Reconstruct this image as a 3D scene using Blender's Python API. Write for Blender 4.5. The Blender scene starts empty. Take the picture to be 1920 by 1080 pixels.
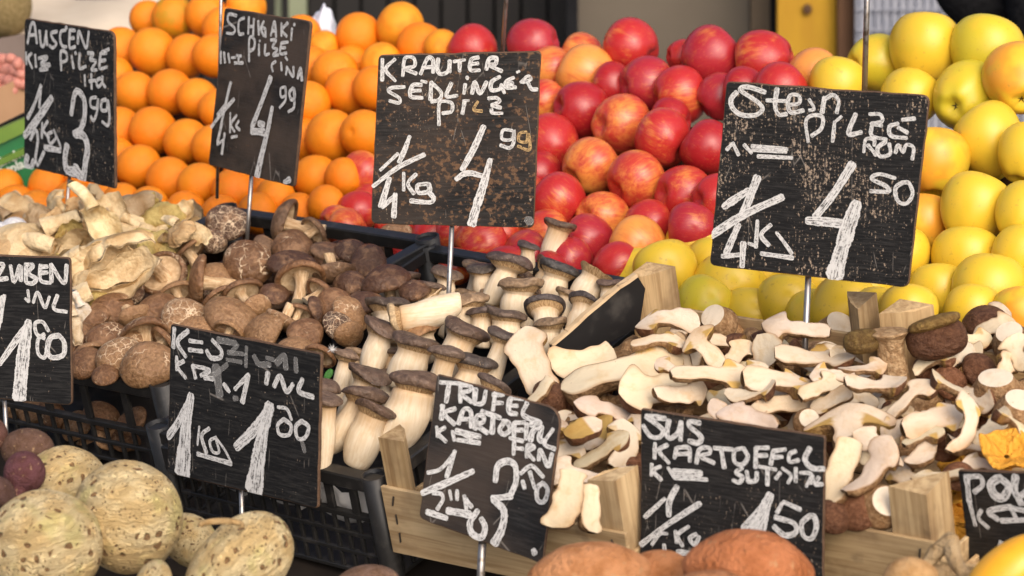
import bpy, math, random
import numpy as np
from mathutils import Matrix, Vector

# ---------------------------------------------------------------- camera model and stall frame
FPX = 5500.0
PITCH, YAW, TILT = [math.radians(a) for a in (14.0, 36.6, 14.3)]
cp, sp, cs, ss = math.cos(PITCH), math.sin(PITCH), math.cos(YAW), math.sin(YAW)
CAM = np.array([0, 0, 1.7])
CR = np.array([1.0, 0, 0]); CF = np.array([0, cp, -sp]); CU = np.array([0, sp, cp])
SW = np.array([cs, -ss, 0]); SD = np.array([ss*math.cos(TILT), cs*math.cos(TILT), math.sin(TILT)])
SN = np.cross(SW, SD)
def ray(x, y): return CF + CR*((x-960)/FPX) - CU*((y-540)/FPX)
ORG = CAM + 3.96*ray(285, 797)
def at(x, y, t): return CAM + t*ray(x, y)
def on_plane(x, y, A, M):
    r = ray(x, y); t = ((A-CAM) @ M)/(r @ M)
    return CAM + t*r, t
def on_stall(x, y, n=0.0): return on_plane(x, y, ORG+SN*n, SN)
def proj(P):
    d = np.asarray(P)-CAM; z = d @ CF
    return 960+FPX*(d @ CR)/z, 540-FPX*(d @ CU)/z, z
def stall(u, v, n): return ORG+SW*u+SD*v+SN*n
def cam2w(a): return CR*a[0]+CU*a[1]-CF*a[2]
SUN_E, SUN_A, SKY_E, EXPO = 1.0, 70, .15, 0.44
rng = np.random.default_rng(7)
random.seed(7)

sc = bpy.context.scene
COL = sc.collection

# ---------------------------------------------------------------- object helpers
def link(o, parent=None):
    COL.objects.link(o)
    if parent is not None: o.parent = parent
    return o
def empty(name, M, label=None, cat=None, group=None):
    o = bpy.data.objects.new(name, None); o.empty_display_size = .01
    link(o); o.matrix_world = M
    tag(o, label, cat, group); return o
def tag(o, label=None, cat=None, group=None, kind=None):
    if label: o['label'] = label
    if cat: o['category'] = cat
    if group: o['group'] = group
    if kind: o['kind'] = kind
    return o
def mesh(name, V, F, mats, parent=None, M=None, smooth=True, mi=None, uv=None, col=None):
    me = bpy.data.meshes.new(name)
    V = np.asarray(V, float)
    me.from_pydata(V.tolist(), [], [list(map(int, f)) for f in F])
    if not isinstance(mats, (list, tuple)): mats = [mats]
    for m in mats: me.materials.append(m)
    if mi is not None: me.polygons.foreach_set('material_index', np.asarray(mi, np.int32))
    me.polygons.foreach_set('use_smooth', np.full(len(me.polygons), smooth))
    li = np.zeros(len(me.loops), np.int32); me.loops.foreach_get('vertex_index', li)
    if uv is not None:
        ul = me.uv_layers.new(name='UVMap'); ul.data.foreach_set('uv', np.asarray(uv, float)[li].ravel())
    if col is not None:
        ca = me.color_attributes.new('Col', 'FLOAT_COLOR', 'POINT')
        c = np.ones((len(V), 4)); c[:, :3] = col; ca.data.foreach_set('color', c.ravel())
    me.update()
    o = bpy.data.objects.new(name, me); link(o, parent)
    if M is not None:
        if parent is not None: o.matrix_local = M
        else: o.matrix_world = M
    return o
class MB:
    def __init__(s): s.v = []; s.f = []; s.m = []
    def add(s, V, F, m=0):
        b = len(s.v); s.v += [tuple(p) for p in V]; s.f += [[i+b for i in f] for f in F]; s.m += [m]*len(F); return s
    def box(s, x0, x1, y0, y1, z0, z1, m=0, c=0.0):
        if c <= 0:
            V = [(x, y, z) for x in (x0, x1) for y in (y0, y1) for z in (z0, z1)]
            F = [(0, 1, 3, 2), (4, 6, 7, 5), (0, 4, 5, 1), (2, 3, 7, 6), (0, 2, 6, 4), (1, 5, 7, 3)]
            return s.add(V, F, m)
        V = []; 
        for z, k in ((z0, c), (z0+c, 0), (z1-c, 0), (z1, c)):
            V += [(x0+k+c, y0+k, z), (x1-k-c, y0+k, z), (x1-k, y0+k+c, z), (x1-k, y1-k-c, z), (x1-k-c, y1-k, z), (x0+k+c, y1-k, z), (x0+k, y1-k-c, z), (x0+k, y0+k+c, z)]
        F = [tuple(range(7, -1, -1)), tuple(range(24, 32))]
        for r in range(3):
            for i in range(8):
                j = (i+1) % 8; F.append((r*8+i, r*8+j, (r+1)*8+j, (r+1)*8+i))
        return s.add(V, F, m)
    def prism(s, poly, z0, z1, m=0):
        n = len(poly); V = [(x, y, z0) for x, y in poly]+[(x, y, z1) for x, y in poly]
        F = [tuple(range(n-1, -1, -1)), tuple(range(n, 2*n))]+[(i, (i+1) % n, n+(i+1) % n, n+i) for i in range(n)]
        return s.add(V, F, m)
    def tube(s, p, q, r, seg=12, m=0, r2=None):
        p = np.array(p, float); q = np.array(q, float); d = q-p; d /= np.linalg.norm(d)
        a = np.cross(d, (0, 0, 1) if abs(d[2]) < .9 else (1, 0, 0)); a /= np.linalg.norm(a); b = np.cross(d, a)
        V = []
        for c, rr in ((p, r), (q, r if r2 is None else r2)):
            V += [c+rr*(a*math.cos(2*math.pi*k/seg)+b*math.sin(2*math.pi*k/seg)) for k in range(seg)]
        F = [(k, (k+1) % seg, seg+(k+1) % seg, seg+k) for k in range(seg)]+[tuple(range(seg-1, -1, -1)), tuple(range(seg, 2*seg))]
        return s.add(V, F, m)
    def build(s, name, mats, parent=None, M=None, smooth=False):
        return mesh(name, s.v, s.f, mats, parent, M, smooth, s.m)
def grid_faces(nr, nc, closed=True):
    F = []
    for i in range(nr-1):
        for j in range(nc if closed else nc-1):
            k = (j+1) % nc; F.append((i*nc+j, i*nc+k, (i+1)*nc+k, (i+1)*nc+j))
    return F
class Nz:
    """cheap smooth 3-d noise, about -1..1"""
    def __init__(s, freq, n=9, r=None):
        r = r or rng
        s.k = r.normal(0, 1, (n, 3)); s.k *= (freq*r.uniform(.6, 1.5, n)/np.linalg.norm(s.k, axis=1))[:, None]
        s.p = r.uniform(0, 6.28, n); s.n = n
    def __call__(s, P): return np.sin(np.asarray(P) @ s.k.T+s.p).sum(1)/math.sqrt(s.n)*.8
def frame(pos, z, roll=0.0, scale=1.0):
    z = np.array(z, float); z /= np.linalg.norm(z)
    a = np.cross((.31, .2, .93), z)
    if np.linalg.norm(a) < .1: a = np.cross((1, 0, 0), z)
    a /= np.linalg.norm(a); b = np.cross(z, a)
    x = a*math.cos(roll)+b*math.sin(roll); y = np.cross(z, x)
    s = np.ones(3)*scale
    M = np.eye(4); M[:3, 0] = x*s[0]; M[:3, 1] = y*s[1]; M[:3, 2] = z*s[2]; M[:3, 3] = pos
    return Matrix(M.tolist())
def frame_xz(pos, x, z, scale=1.0):
    z = np.array(z, float); z /= np.linalg.norm(z); x = np.array(x, float); x = x-z*(x @ z); x /= np.linalg.norm(x); y = np.cross(z, x)
    M = np.eye(4); M[:3, 0] = x*scale; M[:3, 1] = y*scale; M[:3, 2] = z*scale; M[:3, 3] = pos
    return Matrix(M.tolist())
_ico = {}
def ico(sub):
    if sub not in _ico:
        import bmesh
        bm = bmesh.new(); bmesh.ops.create_icosphere(bm, subdivisions=sub, radius=1)
        bm.verts.ensure_lookup_table()
        _ico[sub] = (np.array([v.co[:] for v in bm.verts]), [[v.index for v in f.verts] for f in bm.faces]); bm.free()
    return _ico[sub][0].copy(), _ico[sub][1]

# ---------------------------------------------------------------- materials
def lin(h):
    h = h.lstrip('#'); c = [int(h[i:i+2], 16)/255 for i in (0, 2, 4)]
    return tuple(x/12.92 if x <= .04045 else ((x+.055)/1.055)**2.4 for x in c)+(1,)
class Mat:
    def __init__(s, name, rough=.5, spec=.5):
        s.m = bpy.data.materials.new(name); s.m.use_nodes = True; s.nt = s.m.node_tree
        s.b = s.nt.nodes['Principled BSDF']; s.out = s.nt.nodes['Material Output']
        s.b.inputs['Roughness'].default_value = rough; s.b.inputs['Specular IOR Level'].default_value = spec
        s.oi = s.n('ShaderNodeObjectInfo'); s.tc = s.n('ShaderNodeTexCoord')
        a = s.n('ShaderNodeVectorMath', operation='SCALE'); a.inputs[0].default_value = (37, 17, 53); s.l(s.oi.outputs['Random'], a.inputs['Scale'])
        v = s.n('ShaderNodeVectorMath', operation='ADD'); s.l(s.tc.outputs['Object'], v.inputs[0]); s.l(a.outputs[0], v.inputs[1]); s.vec = v.outputs[0]
    def n(s, t, **k):
        x = s.nt.nodes.new(t)
        for a, b in k.items(): setattr(x, a, b)
        return x
    def l(s, a, b): s.nt.links.new(a, b)
    def put(s, v, sock):
        if isinstance(v, bpy.types.NodeSocket): s.l(v, sock)
        else: sock.default_value = v
    def sc(s, v, xyz):
        x = s.n('ShaderNodeVectorMath', operation='MULTIPLY'); s.put(v, x.inputs[0]); x.inputs[1].default_value = xyz; return x.outputs[0]
    def noise(s, scale, detail=3, rough=.55, vec=None, dist=0.0):
        x = s.n('ShaderNodeTexNoise'); s.l(vec or s.vec, x.inputs['Vector']); x.inputs['Scale'].default_value = scale
        x.inputs['Detail'].default_value = detail; x.inputs['Roughness'].default_value = rough; x.inputs['Distortion'].default_value = dist
        return x.outputs['Fac']
    def voro(s, scale, feature='F1', vec=None, rnd=1.0, out='Distance'):
        x = s.n('ShaderNodeTexVoronoi', feature=feature); s.l(vec or s.vec, x.inputs['Vector']); x.inputs['Scale'].default_value = scale
        x.inputs['Randomness'].default_value = rnd; return x.outputs[out]
    def ramp(s, f, stops):
        x = s.n('ShaderNodeValToRGB'); s.l(f, x.inputs[0]); e = x.color_ramp.elements
        while len(e) < len(stops): e.new(.5)
        for el, (p, c) in zip(e, stops):
            el.position = p; el.color = c if len(c) == 4 else tuple(c)+(1,)
        return x.outputs[0]
    def step(s, f, a, b, lo=0.0, hi=1.0):
        x = s.n('ShaderNodeMapRange', interpolation_type='SMOOTHSTEP'); s.put(f, x.inputs[0])
        for i, v in ((1, a), (2, b), (3, lo), (4, hi)): s.put(v, x.inputs[i])
        return x.outputs[0]
    def mth(s, op, a, b=0.0):
        x = s.n('ShaderNodeMath', operation=op); s.put(a, x.inputs[0]); s.put(b, x.inputs[1]); return x.outputs[0]
    def mix(s, f, a, b, mode='MIX'):
        x = s.n('ShaderNodeMix', data_type='RGBA', blend_type=mode); s.put(f, x.inputs[0]); s.put(a, x.inputs[6]); s.put(b, x.inputs[7]); return x.outputs[2]
    def base(s, c): s.put(c, s.b.inputs['Base Color']); return s
    def bump(s, h, strength=.3, dist=.01, prev=None):
        x = s.n('ShaderNodeBump'); x.inputs['Strength'].default_value = strength; x.inputs['Distance'].default_value = dist
        s.l(h, x.inputs['Height']); s.l(x.outputs[0], s.b.inputs['Normal'])
        if prev: s.l(prev, x.inputs['Normal'])
        return x.outputs[0]
    def sss(s, w, rad=(1, .4, .2), scale=.003):
        s.b.inputs['Subsurface Weight'].default_value = w; s.b.inputs['Subsurface Radius'].default_value = rad; s.b.inputs['Subsurface Scale'].default_value = scale; return s
def rgb(r, g, b): return (r, g, b, 1)
MT = {}
def make_materials():
    # orange peel
    m = Mat('orange_peel', .42, .35)
    c = m.mix(m.step(m.noise(1.6, 3), .35, .7), m.oi.outputs['Color'], rgb(.82, .24, .008))
    c = m.mix(m.mth('MULTIPLY', m.step(m.noise(9, 4), .62, .72), .35), c, rgb(.45, .13, .01))
    m.base(c); p = m.bump(m.noise(34, 2), .25, .03); MT['orange'] = m.m
    m.b.inputs['Subsurface Weight'].default_value = .0
    # red apple
    m = Mat('red_apple_skin', .30, .45)
    st = m.noise(9, 4, .6, vec=m.sc(m.vec, (1, 1, .12)), dist=.3)
    fine = m.noise(26, 3, .6, vec=m.sc(m.vec, (1, 1, .10)))
    patch = m.noise(.9, 2)
    f = m.mth('ADD', m.mth('MULTIPLY', patch, 1.1), m.mth('MULTIPLY', st, .7)); f = m.mth('ADD', f, m.mth('MULTIPLY', fine, .35))
    f = m.mth('ADD', f, m.mth('SUBTRACT', m.oi.outputs['Alpha'], .5))
    c = m.mix(m.step(f, .92, 1.5), m.oi.outputs['Color'], rgb(.78, .30, .06))
    c = m.mix(m.mth('MULTIPLY', m.step(fine, .55, .75), .5), c, rgb(.66, .17, .05))
    c = m.mix(m.step(m.voro(17), .07, .04), c, rgb(.80, .40, .22))
    m.base(c); m.b.inputs['Coat Weight'].default_value = .08; m.b.inputs['Coat Roughness'].default_value = .15
    MT['red'] = m.m
    # yellow apple
    m = Mat('yellow_apple_skin', .33, .45)
    c = m.mix(m.step(m.noise(1.1, 2), .42, .66), m.oi.outputs['Color'], rgb(.70, .48, .035))
    c = m.mix(m.mth('MULTIPLY', m.step(m.noise(1.4, 2, vec=m.sc(m.vec, (1, 1, 1.3))), .55, .7), .3), c, rgb(.60, .48, .03))
    c = m.mix(m.mth('MULTIPLY', m.step(m.voro(8), .10, .05), .75), c, rgb(.36, .19, .025))
    c = m.mix(m.mth('MULTIPLY', m.step(m.noise(5, 5, .65), .60, .70), .55), c, rgb(.46, .27, .04))
    m.base(c); MT['yellow'] = m.m
    m = Mat('calyx_brown', .8, .2); m.base(rgb(.06, .04, .015)); MT['calyx'] = m.m
    # shiitake cap: colour attribute alpha = crack amount
    m = Mat('shiitake_cap_skin', .42, .45)
    v = m.sc(m.vec, (1, 1, 1))
    wob = m.n('ShaderNodeVectorMath', operation='ADD'); nx = m.n('ShaderNodeTexNoise'); m.l(v, nx.inputs['Vector']); nx.inputs['Scale'].default_value = 4
    sx = m.n('ShaderNodeVectorMath', operation='SCALE'); m.l(nx.outputs['Color'], sx.inputs[0]); sx.inputs['Scale'].default_value = .35
    m.l(v, wob.inputs[0]); m.l(sx.outputs[0], wob.inputs[1])
    ed = m.voro(2.3, 'DISTANCE_TO_EDGE', vec=wob.outputs[0]); ed2 = m.voro(6, 'DISTANCE_TO_EDGE', vec=wob.outputs[0])
    am = m.oi.outputs['Alpha']
    reg = m.step(m.mth('ADD', m.noise(1.2, 2), m.mth('MULTIPLY', am, .42)), .66, .84)
    cr = m.mth('MULTIPLY', m.step(ed, .05, .022), reg); cr2 = m.mth('MULTIPLY', m.mth('MULTIPLY', m.step(ed2, .05, .015), reg), m.mth('MULTIPLY', m.step(am, .55, .95), .6))
    cr = m.mth('MAXIMUM', cr, cr2)
    fib = m.noise(7, 5, .6)
    c = m.mix(m.step(fib, .32, .7), m.mix(1.0, m.oi.outputs['Color'], rgb(.55, .48, .40), 'MULTIPLY'), m.oi.outputs['Color'])
    c = m.mix(m.mth('MULTIPLY', m.step(m.noise(1.7, 3), .48, .7), .6), c, rgb(.36, .20, .10))
    c = m.mix(cr, c, rgb(.66, .50, .33))
    m.base(c); h = m.mth('SUBTRACT', m.mth('MULTIPLY', fib, .5), m.mth('MULTIPLY', cr, .8)); m.bump(h, .4, .035); MT['shi_cap'] = m.m
    m = Mat('pale_gills', .8, .2); g = m.noise(5, 3); c = m.mix(m.step(g, .35, .7), rgb(.50, .34, .19), rgb(.70, .53, .33)); m.base(c)
    MT['gill'] = m.m
    m = Mat('mushroom_stem_tan', .75, .25)
    fb = m.noise(9, 4, .6, vec=m.sc(m.vec, (1, 1, .25))); c = m.mix(m.step(fb, .35, .68), rgb(.46, .29, .15), rgb(.70, .52, .32)); m.base(c); m.bump(fb, .3, .04); MT['shi_stem'] = m.m
    m = Mat('cut_stem_end', .8, .2); m.base(m.mix(m.noise(6, 3), rgb(.62, .46, .27), rgb(.80, .68, .48))); MT['cut'] = m.m
    # king oyster
    m = Mat('king_oyster_stem', .6, .3)
    fb = m.noise(7, 4, .6, vec=m.sc(m.vec, (1, 1, .1))); t = m.noise(1.4, 3)
    c = m.mix(m.step(fb, .36, .66), rgb(.68, .54, .36), rgb(.76, .64, .47)); c = m.mix(m.mth('MULTIPLY', m.step(t, .5, .75), .4), c, rgb(.58, .38, .19))
    a = m.n('ShaderNodeAttribute', attribute_name='Col'); c = m.mix(1.0, c, a.outputs['Color'], 'MULTIPLY')
    m.base(c); m.bump(fb, .10, .03); MT['king_stem'] = m.m
    m = Mat('king_oyster_gills', .75, .2)
    a = m.n('ShaderNodeAttribute', attribute_name='UVMap'); uvn = m.n('ShaderNodeUVMap'); uvn.uv_map = 'UVMap'
    gl = m.noise(1.0, 2, vec=m.sc(uvn.outputs[0], (130, 2, 1)))
    c = m.mix(m.step(gl, .38, .6), rgb(.30, .17, .075), rgb(.58, .39, .2)); m.base(c); m.bump(gl, .5, .06); MT['king_gill'] = m.m
    m = Mat('king_oyster_cap', .5, .4)
    f = m.noise(3, 4, .6); c = m.mix(m.step(f, .3, .7), m.mix(1.0, m.oi.outputs['Color'], rgb(.5, .48, .46), 'MULTIPLY'), m.oi.outputs['Color'])
    c = m.mix(m.mth('MULTIPLY', m.step(m.noise(12, 3), .66, .72), .8), c, rgb(.42, .3, .2)); m.base(c); m.bump(f, .3, .08); MT['king_cap'] = m.m
    # porcini
    m = Mat('porcini_cut_flesh', .7, .25)
    a = m.n('ShaderNodeAttribute', attribute_name='Col')
    n1 = m.noise(1.6, 4, .6); fb = m.noise(5, 3, .6, vec=m.sc(m.vec, (.35, 1, 1)))
    c = m.mix(m.mth('MULTIPLY', m.step(n1, .48, .74), .55), a.outputs['Color'], m.mix(1.0, a.outputs['Color'], rgb(.80, .64, .43), 'MULTIPLY'))
    c = m.mix(m.mth('MULTIPLY', m.step(fb, .52, .74), .22), c, m.mix(1.0, a.outputs['Color'], rgb(.72, .55, .36), 'MULTIPLY'))
    c = m.mix(m.step(m.noise(15, 2), .74, .78), c, rgb(.12, .06, .03))
    c = m.mix(m.mth('MULTIPLY', m.step(m.noise(.7, 2), .5, .68), .3), c, m.mix(1.0, a.outputs['Color'], rgb(.76, .66, .56), 'MULTIPLY')); m.base(c); m.bump(n1, .12, .05); MT['por_cut'] = m.m
    m = Mat('porcini_skin', .62, .3)
    a = m.n('ShaderNodeAttribute', attribute_name='Col'); n1 = m.noise(4, 4, .65); fb = m.noise(8, 4, .6, vec=m.sc(m.vec, (1, .2, 1)))
    c = m.mix(m.step(n1, .35, .7), m.mix(1.0, a.outputs['Color'], rgb(.5, .42, .34), 'MULTIPLY'), a.outputs['Color'])
    c = m.mix(m.mth('MULTIPLY', m.step(fb, .5, .72), .5), c, m.mix(1.0, a.outputs['Color'], rgb(.55, .45, .35), 'MULTIPLY'))
    m.base(c); m.bump(m.mth('ADD', n1, fb), .4, .08); MT['por_skin'] = m.m
    # oyster mushroom
    m = Mat('oyster_mushroom_flesh', .6, .3)
    a = m.n('ShaderNodeAttribute', attribute_name='Col'); n1 = m.noise(2.5, 4, .6)
    c = m.mix(1.0, m.oi.outputs['Color'], a.outputs['Color'], 'MULTIPLY')
    c = m.mix(m.step(n1, .38, .72), c, m.mix(1.0, c, rgb(.62, .5, .36), 'MULTIPLY')); m.base(c); m.bump(n1, .3, .1); MT['oyster'] = m.m
    # celeriac
    m = Mat('celeriac_skin', .7, .3)
    w = m.n('ShaderNodeVectorMath', operation='ADD'); nx = m.n('ShaderNodeTexNoise'); m.l(m.vec, nx.inputs['Vector']); nx.inputs['Scale'].default_value = 3
    sx = m.n('ShaderNodeVectorMath', operation='SCALE'); m.l(nx.outputs['Color'], sx.inputs[0]); sx.inputs['Scale'].default_value = .3; m.l(m.vec, w.inputs[0]); m.l(sx.outputs[0], w.inputs[1])
    n0 = m.noise(2.0, 3); wr = m.noise(5, 5, .65, vec=m.sc(w.outputs[0], (.5, 3.4, .5)))
    c = m.mix(m.step(n0, .38, .62), rgb(.70, .50, .23), rgb(.78, .62, .34)); c = m.mix(m.mth('MULTIPLY', m.step(m.noise(1.3, 2), .52, .7), .6), c, rgb(.62, .55, .20))
    c = m.mix(m.mth('MULTIPLY', m.step(wr, .52, .74), .28), c, rgb(.46, .27, .10))
    vd = m.voro(5.4, vec=w.outputs[0]); rnd = m.voro(5.4, vec=w.outputs[0], out='Color')
    rs = m.n('ShaderNodeSeparateColor'); m.l(rnd, rs.inputs[0])
    rad = m.mth('MULTIPLY', m.step(rs.outputs[0], .12, .95), .38); pit = m.step(m.mth('SUBTRACT', vd, rad), .03, -.06)
    v2 = m.voro(13, vec=w.outputs[0]); pit2 = m.mth('MULTIPLY', m.step(v2, .34, .2), m.step(m.noise(2.2, 2), .47, .6))
    pp = m.mth('MAXIMUM', pit, pit2)
    ringy = m.noise(28, 2); pc = m.mix(m.step(ringy, .4, .6), rgb(.13, .06, .022), rgb(.33, .18, .075))
    c = m.mix(m.mth('MULTIPLY', pp, .92), c, pc)
    m.base(c); wr2 = m.noise(2.2, 5, .7, vec=m.sc(w.outputs[0], (.7, 7.0, .7))); c = m.mix(m.mth('MULTIPLY', m.step(wr2, .54, .66), .30), c, rgb(.42, .25, .11)); m.base(c); hh = m.mth('ADD', m.mth('MULTIPLY', wr, .5), m.mth('MULTIPLY', pp, -.45)); hh = m.mth('SUBTRACT', hh, m.mth('MULTIPLY', m.step(wr2, .48, .66), .35)); hh = m.mth('ADD', hh, m.mth('MULTIPLY', m.noise(14, 3), .25)); m.bump(hh, .7, .06); MT['celeriac'] = m.m
    m = Mat('root_skin', .75, .25)
    n0 = m.noise(2.2, 4, .6); c = m.mix(m.step(n0, .35, .7), m.oi.outputs['Color'], m.mix(1.0, m.oi.outputs['Color'], rgb(.7, .62, .5), 'MULTIPLY'))
    c = m.mix(m.mth('MULTIPLY', m.step(m.noise(9, 4, .7), .6, .7), .7), c, rgb(.09, .045, .02)); c = m.mix(m.mth('MULTIPLY', m.step(m.noise(5, 4), .62, .7), .5), c, rgb(.5, .33, .17))
    m.base(c); m.bump(m.noise(9, 4, .6), .5, .05); MT['root'] = m.m
    m = Mat('squash_skin', .3, .5); c = m.mix(m.noise(2, 3), rgb(.80, .36, .015), rgb(.88, .46, .03)); c = m.mix(m.step(m.noise(6, 3), .7, .74), c, rgb(.4, .16, .02)); m.base(c); MT['squash'] = m.m
    m = Mat('chanterelle_flesh', .6, .3); n0 = m.noise(4, 4); c = m.mix(n0, rgb(.66, .26, .015), rgb(.85, .45, .06)); m.base(c); m.bump(n0, .5, .1); MT['chant'] = m.m
    # wood (grain along local x / along local z)
    for nm, k in (('wood_x', (1.2, 26, 26)), ('wood_z', (26, 26, 1.2))):
        m = Mat('pale_poplar_'+nm, .75, .25)
        v = m.sc(m.vec, k); g = m.noise(3.5, 5, .65, vec=v, dist=.6); dirt = m.noise(9, 4, .6, vec=m.sc(m.vec, tuple(1+.02*q for q in k)))
        c = m.mix(m.step(g, .3, .7), rgb(.36, .235, .115), rgb(.62, .46, .26)); c = m.mix(m.mth('MULTIPLY', m.step(dirt, .46, .68), .65), c, rgb(.22, .14, .075))
        c = m.mix(m.mth('MULTIPLY', m.step(m.noise(60, 3, vec=m.sc(m.vec, (.3, 1, .3))), .62, .72), .35), c, rgb(.12, .08, .05))
        c = m.mix(1.0, c, m.oi.outputs['Color'], 'MULTIPLY')
        m.base(c); m.bump(g, .35, .002); MT[nm] = m.m
    m = Mat('black_plastic', .42, .4); n0 = m.noise(40, 4, .6); c = m.mix(m.step(n0, .5, .75), rgb(.017, .0165, .016), rgb(.045, .041, .037)); m.base(c); m.bump(n0, .15, .002); MT['plastic'] = m.m
    m = Mat('black_card', .6, .4); n0 = m.noise(22, 4); m.base(m.mix(m.step(n0, .5, .75), rgb(.012, .011, .011), rgb(.05, .045, .04))); m.bump(m.noise(8, 3), .3, .01); MT['card'] = m.m
    m = Mat('torn_cardboard', .9, .1); m.base(m.mix(m.noise(60, 4), rgb(.36, .24, .13), rgb(.6, .45, .28))); MT['torn'] = m.m
    m = Mat('white_paper', .8, .2); m.base(m.mix(m.noise(14, 3), rgb(.62, .60, .58), rgb(.8, .79, .77))); MT['paper'] = m.m
    m = Mat('steel_rod', .35, .5); m.b.inputs['Metallic'].default_value = .85; n0 = m.noise(60, 3); m.base(m.mix(m.step(n0, .5, .7), rgb(.36, .34, .32), rgb(.16, .12, .09))); MT['steel'] = m.m
    m = Mat('staple_steel', .4, .5); m.b.inputs['Metallic'].default_value = .7; m.base(rgb(.1, .09, .08)); MT['staple'] = m.m
    # sign board; object colour = (brown wear, pale specks, base value)
    m = Mat('painted_slate_board', .5, .22)
    ov = m.sc(m.vec, (10, 10, 10)); sep = m.n('ShaderNodeSeparateColor'); m.l(m.oi.outputs['Color'], sep.inputs[0])
    big = m.noise(.8, 3, vec=ov); fn = m.noise(11, 6, .7, vec=ov); sv = m.noise(7, 5, .7, vec=m.sc(ov, (1, 4, 1)))
    hz = m.noise(12, 4, .7, vec=m.sc(ov, (.25, 3.5, 1)))
    vz = m.noise(10, 4, .7, vec=m.sc(ov, (3.5, .7, 1)))
    bw = m.mth('ADD', m.mth('MULTIPLY', fn, .95), m.mth('ADD', m.mth('MULTIPLY', big, .30), m.mth('MULTIPLY', sep.outputs[0], .5)))
    c = m.mix(m.step(hz, .42, .68), rgb(.010, .010, .0105), rgb(.030, .029, .028))
    c = m.mix(m.mth('MULTIPLY', m.step(m.noise(.9, 3, vec=m.sc(ov, (1, 1.3, 1))), .30, .66), m.step(sep.outputs[2], 0.0, 1.0)), c, rgb(.075, .055, .043))
    c = m.mix(m.step(bw, .96, 1.03), c, m.mix(m.noise(30, 2, vec=ov), rgb(.05, .028, .016), rgb(.22, .125, .07)))
    pk = m.mth('ADD', m.mth('MULTIPLY', vz, .55), m.mth('MULTIPLY', m.noise(26, 3, .7, vec=ov), .55)); pk = m.mth('ADD', pk, m.mth('MULTIPLY', sep.outputs[1], .19)); pk = m.mth('ADD', pk, m.mth('MULTIPLY', m.mth('SUBTRACT', m.noise(1.1, 3, vec=ov), .5), .28))
    c = m.mix(m.step(pk, .76, .83), c, rgb(.36, .28, .21))
    scr = m.voro(3.0, 'DISTANCE_TO_EDGE', vec=m.sc(ov, (1, .22, 1))); c = m.mix(m.mth('MULTIPLY', m.mth('MULTIPLY', m.step(scr, .012, .004), m.step(m.noise(2.2, 2, vec=ov), .55, .62)), .5), c, rgb(.3, .27, .24))
    m.base(c); m.bump(m.mth('ADD', hz, m.mth('MULTIPLY', fn, .6)), .3, .0015); m.put(m.step(fn, .4, .7, .38, .62), m.b.inputs['Roughness']); MT['slate'] = m.m
    m = Mat('board_edge_wood', .7, .3); m.base(m.mix(m.noise(90, 4), rgb(.035, .022, .016), rgb(.16, .09, .05))); MT['edge'] = m.m
    # chalk paint strokes with brush streaks
    for nm, cov, colr in (('chalk', .02, rgb(.62, .615, .60)), ('chalk_faint', .22, rgb(.55, .54, .52)), ('chalk_ochre', .06, rgb(.5, .34, .16))):
        m = Mat('white_marker_'+nm, .75, .2)
        uvn = m.n('ShaderNodeUVMap'); uvn.uv_map = 'UVMap'
        s1 = m.noise(1.0, 3, .6, vec=m.sc(uvn.outputs[0], (.9, 8.5, 1))); sp2 = m.noise(260, 4, .7)
        sx = m.n('ShaderNodeSeparateXYZ'); m.l(uvn.outputs[0], sx.inputs[0])
        e = m.mth('ABSOLUTE', m.mth('SUBTRACT', sx.outputs[1], .5))
        a = m.mth('ADD', m.mth('MULTIPLY', s1, .8), m.mth('MULTIPLY', sp2, .5)); a = m.mth('ADD', a, m.mth('MULTIPLY', m.step(e, .28, .42), .08))
        al = m.step(a, .50+cov, .68+cov, .24, 1.0)
        al = m.mth('MULTIPLY', al, m.step(m.mth('ADD', e, m.mth('MULTIPLY', m.mth('SUBTRACT', sp2, .5), .3)), .5, .46))
        m.base(colr); m.l(al, m.b.inputs['Alpha']); MT[nm] = m.m
    def flat(nm, c1, c2, scale=6, rough=.7, spec=.3, bump=0, k=(1, 1, 1)):
        m = Mat(nm, rough, spec); n0 = m.noise(scale, 4, .6, vec=m.sc(m.vec, k)); m.base(m.mix(m.step(n0, .3, .7), c1, c2))
        if bump: m.bump(n0, bump, .02)
        MT[nm] = m.m
    flat('dark_table', rgb(.012, .009, .007), rgb(.035, .025, .018), 5)
    flat('display_dark', rgb(.035, .014, .006), rgb(.07, .03, .012), 8)
    flat('pavement_grey', rgb(.07, .065, .06), rgb(.13, .12, .11), 4)
    flat('shade_dark_slats', rgb(.004, .0035, .003), rgb(.010, .008, .0065), 3)  # shade of the stall interior put into the base colour of slats and rear wall
    flat('taupe_panel', rgb(.085, .068, .048), rgb(.11, .09, .065), 2)
    flat('taupe_edge', rgb(.12, .085, .05), rgb(.15, .11, .07), 3)
    flat('mustard_board', rgb(.33, .17, .005), rgb(.42, .24, .008), 2.5, k=(3, 1, .5))
    flat('brown_post', rgb(.05, .022, .008), rgb(.09, .04, .015), 3)
    flat('pale_mesh_plastic', rgb(.20, .215, .26), rgb(.29, .30, .34), 30)
    flat('black_cloth', rgb(.006, .006, .007), rgb(.012, .012, .013), 8, .9, .1, .4)
    flat('beige_paper', rgb(.52, .43, .32), rgb(.62, .54, .43), 3, .85, .15, .3)
    flat('olive_sack', rgb(.16, .12, .05), rgb(.26, .19, .09), 9, .9, .1, .4)
    flat('green_plastic', rgb(.012, .11, .035), rgb(.02, .16, .05), 6, .4, .4)
    flat('lime_plastic', rgb(.10, .19, .025), rgb(.14, .24, .035), 6, .45, .4)
    flat('brown_cardboard', rgb(.34, .20, .11), rgb(.42, .26, .15), 5, .85, .15)
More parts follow.
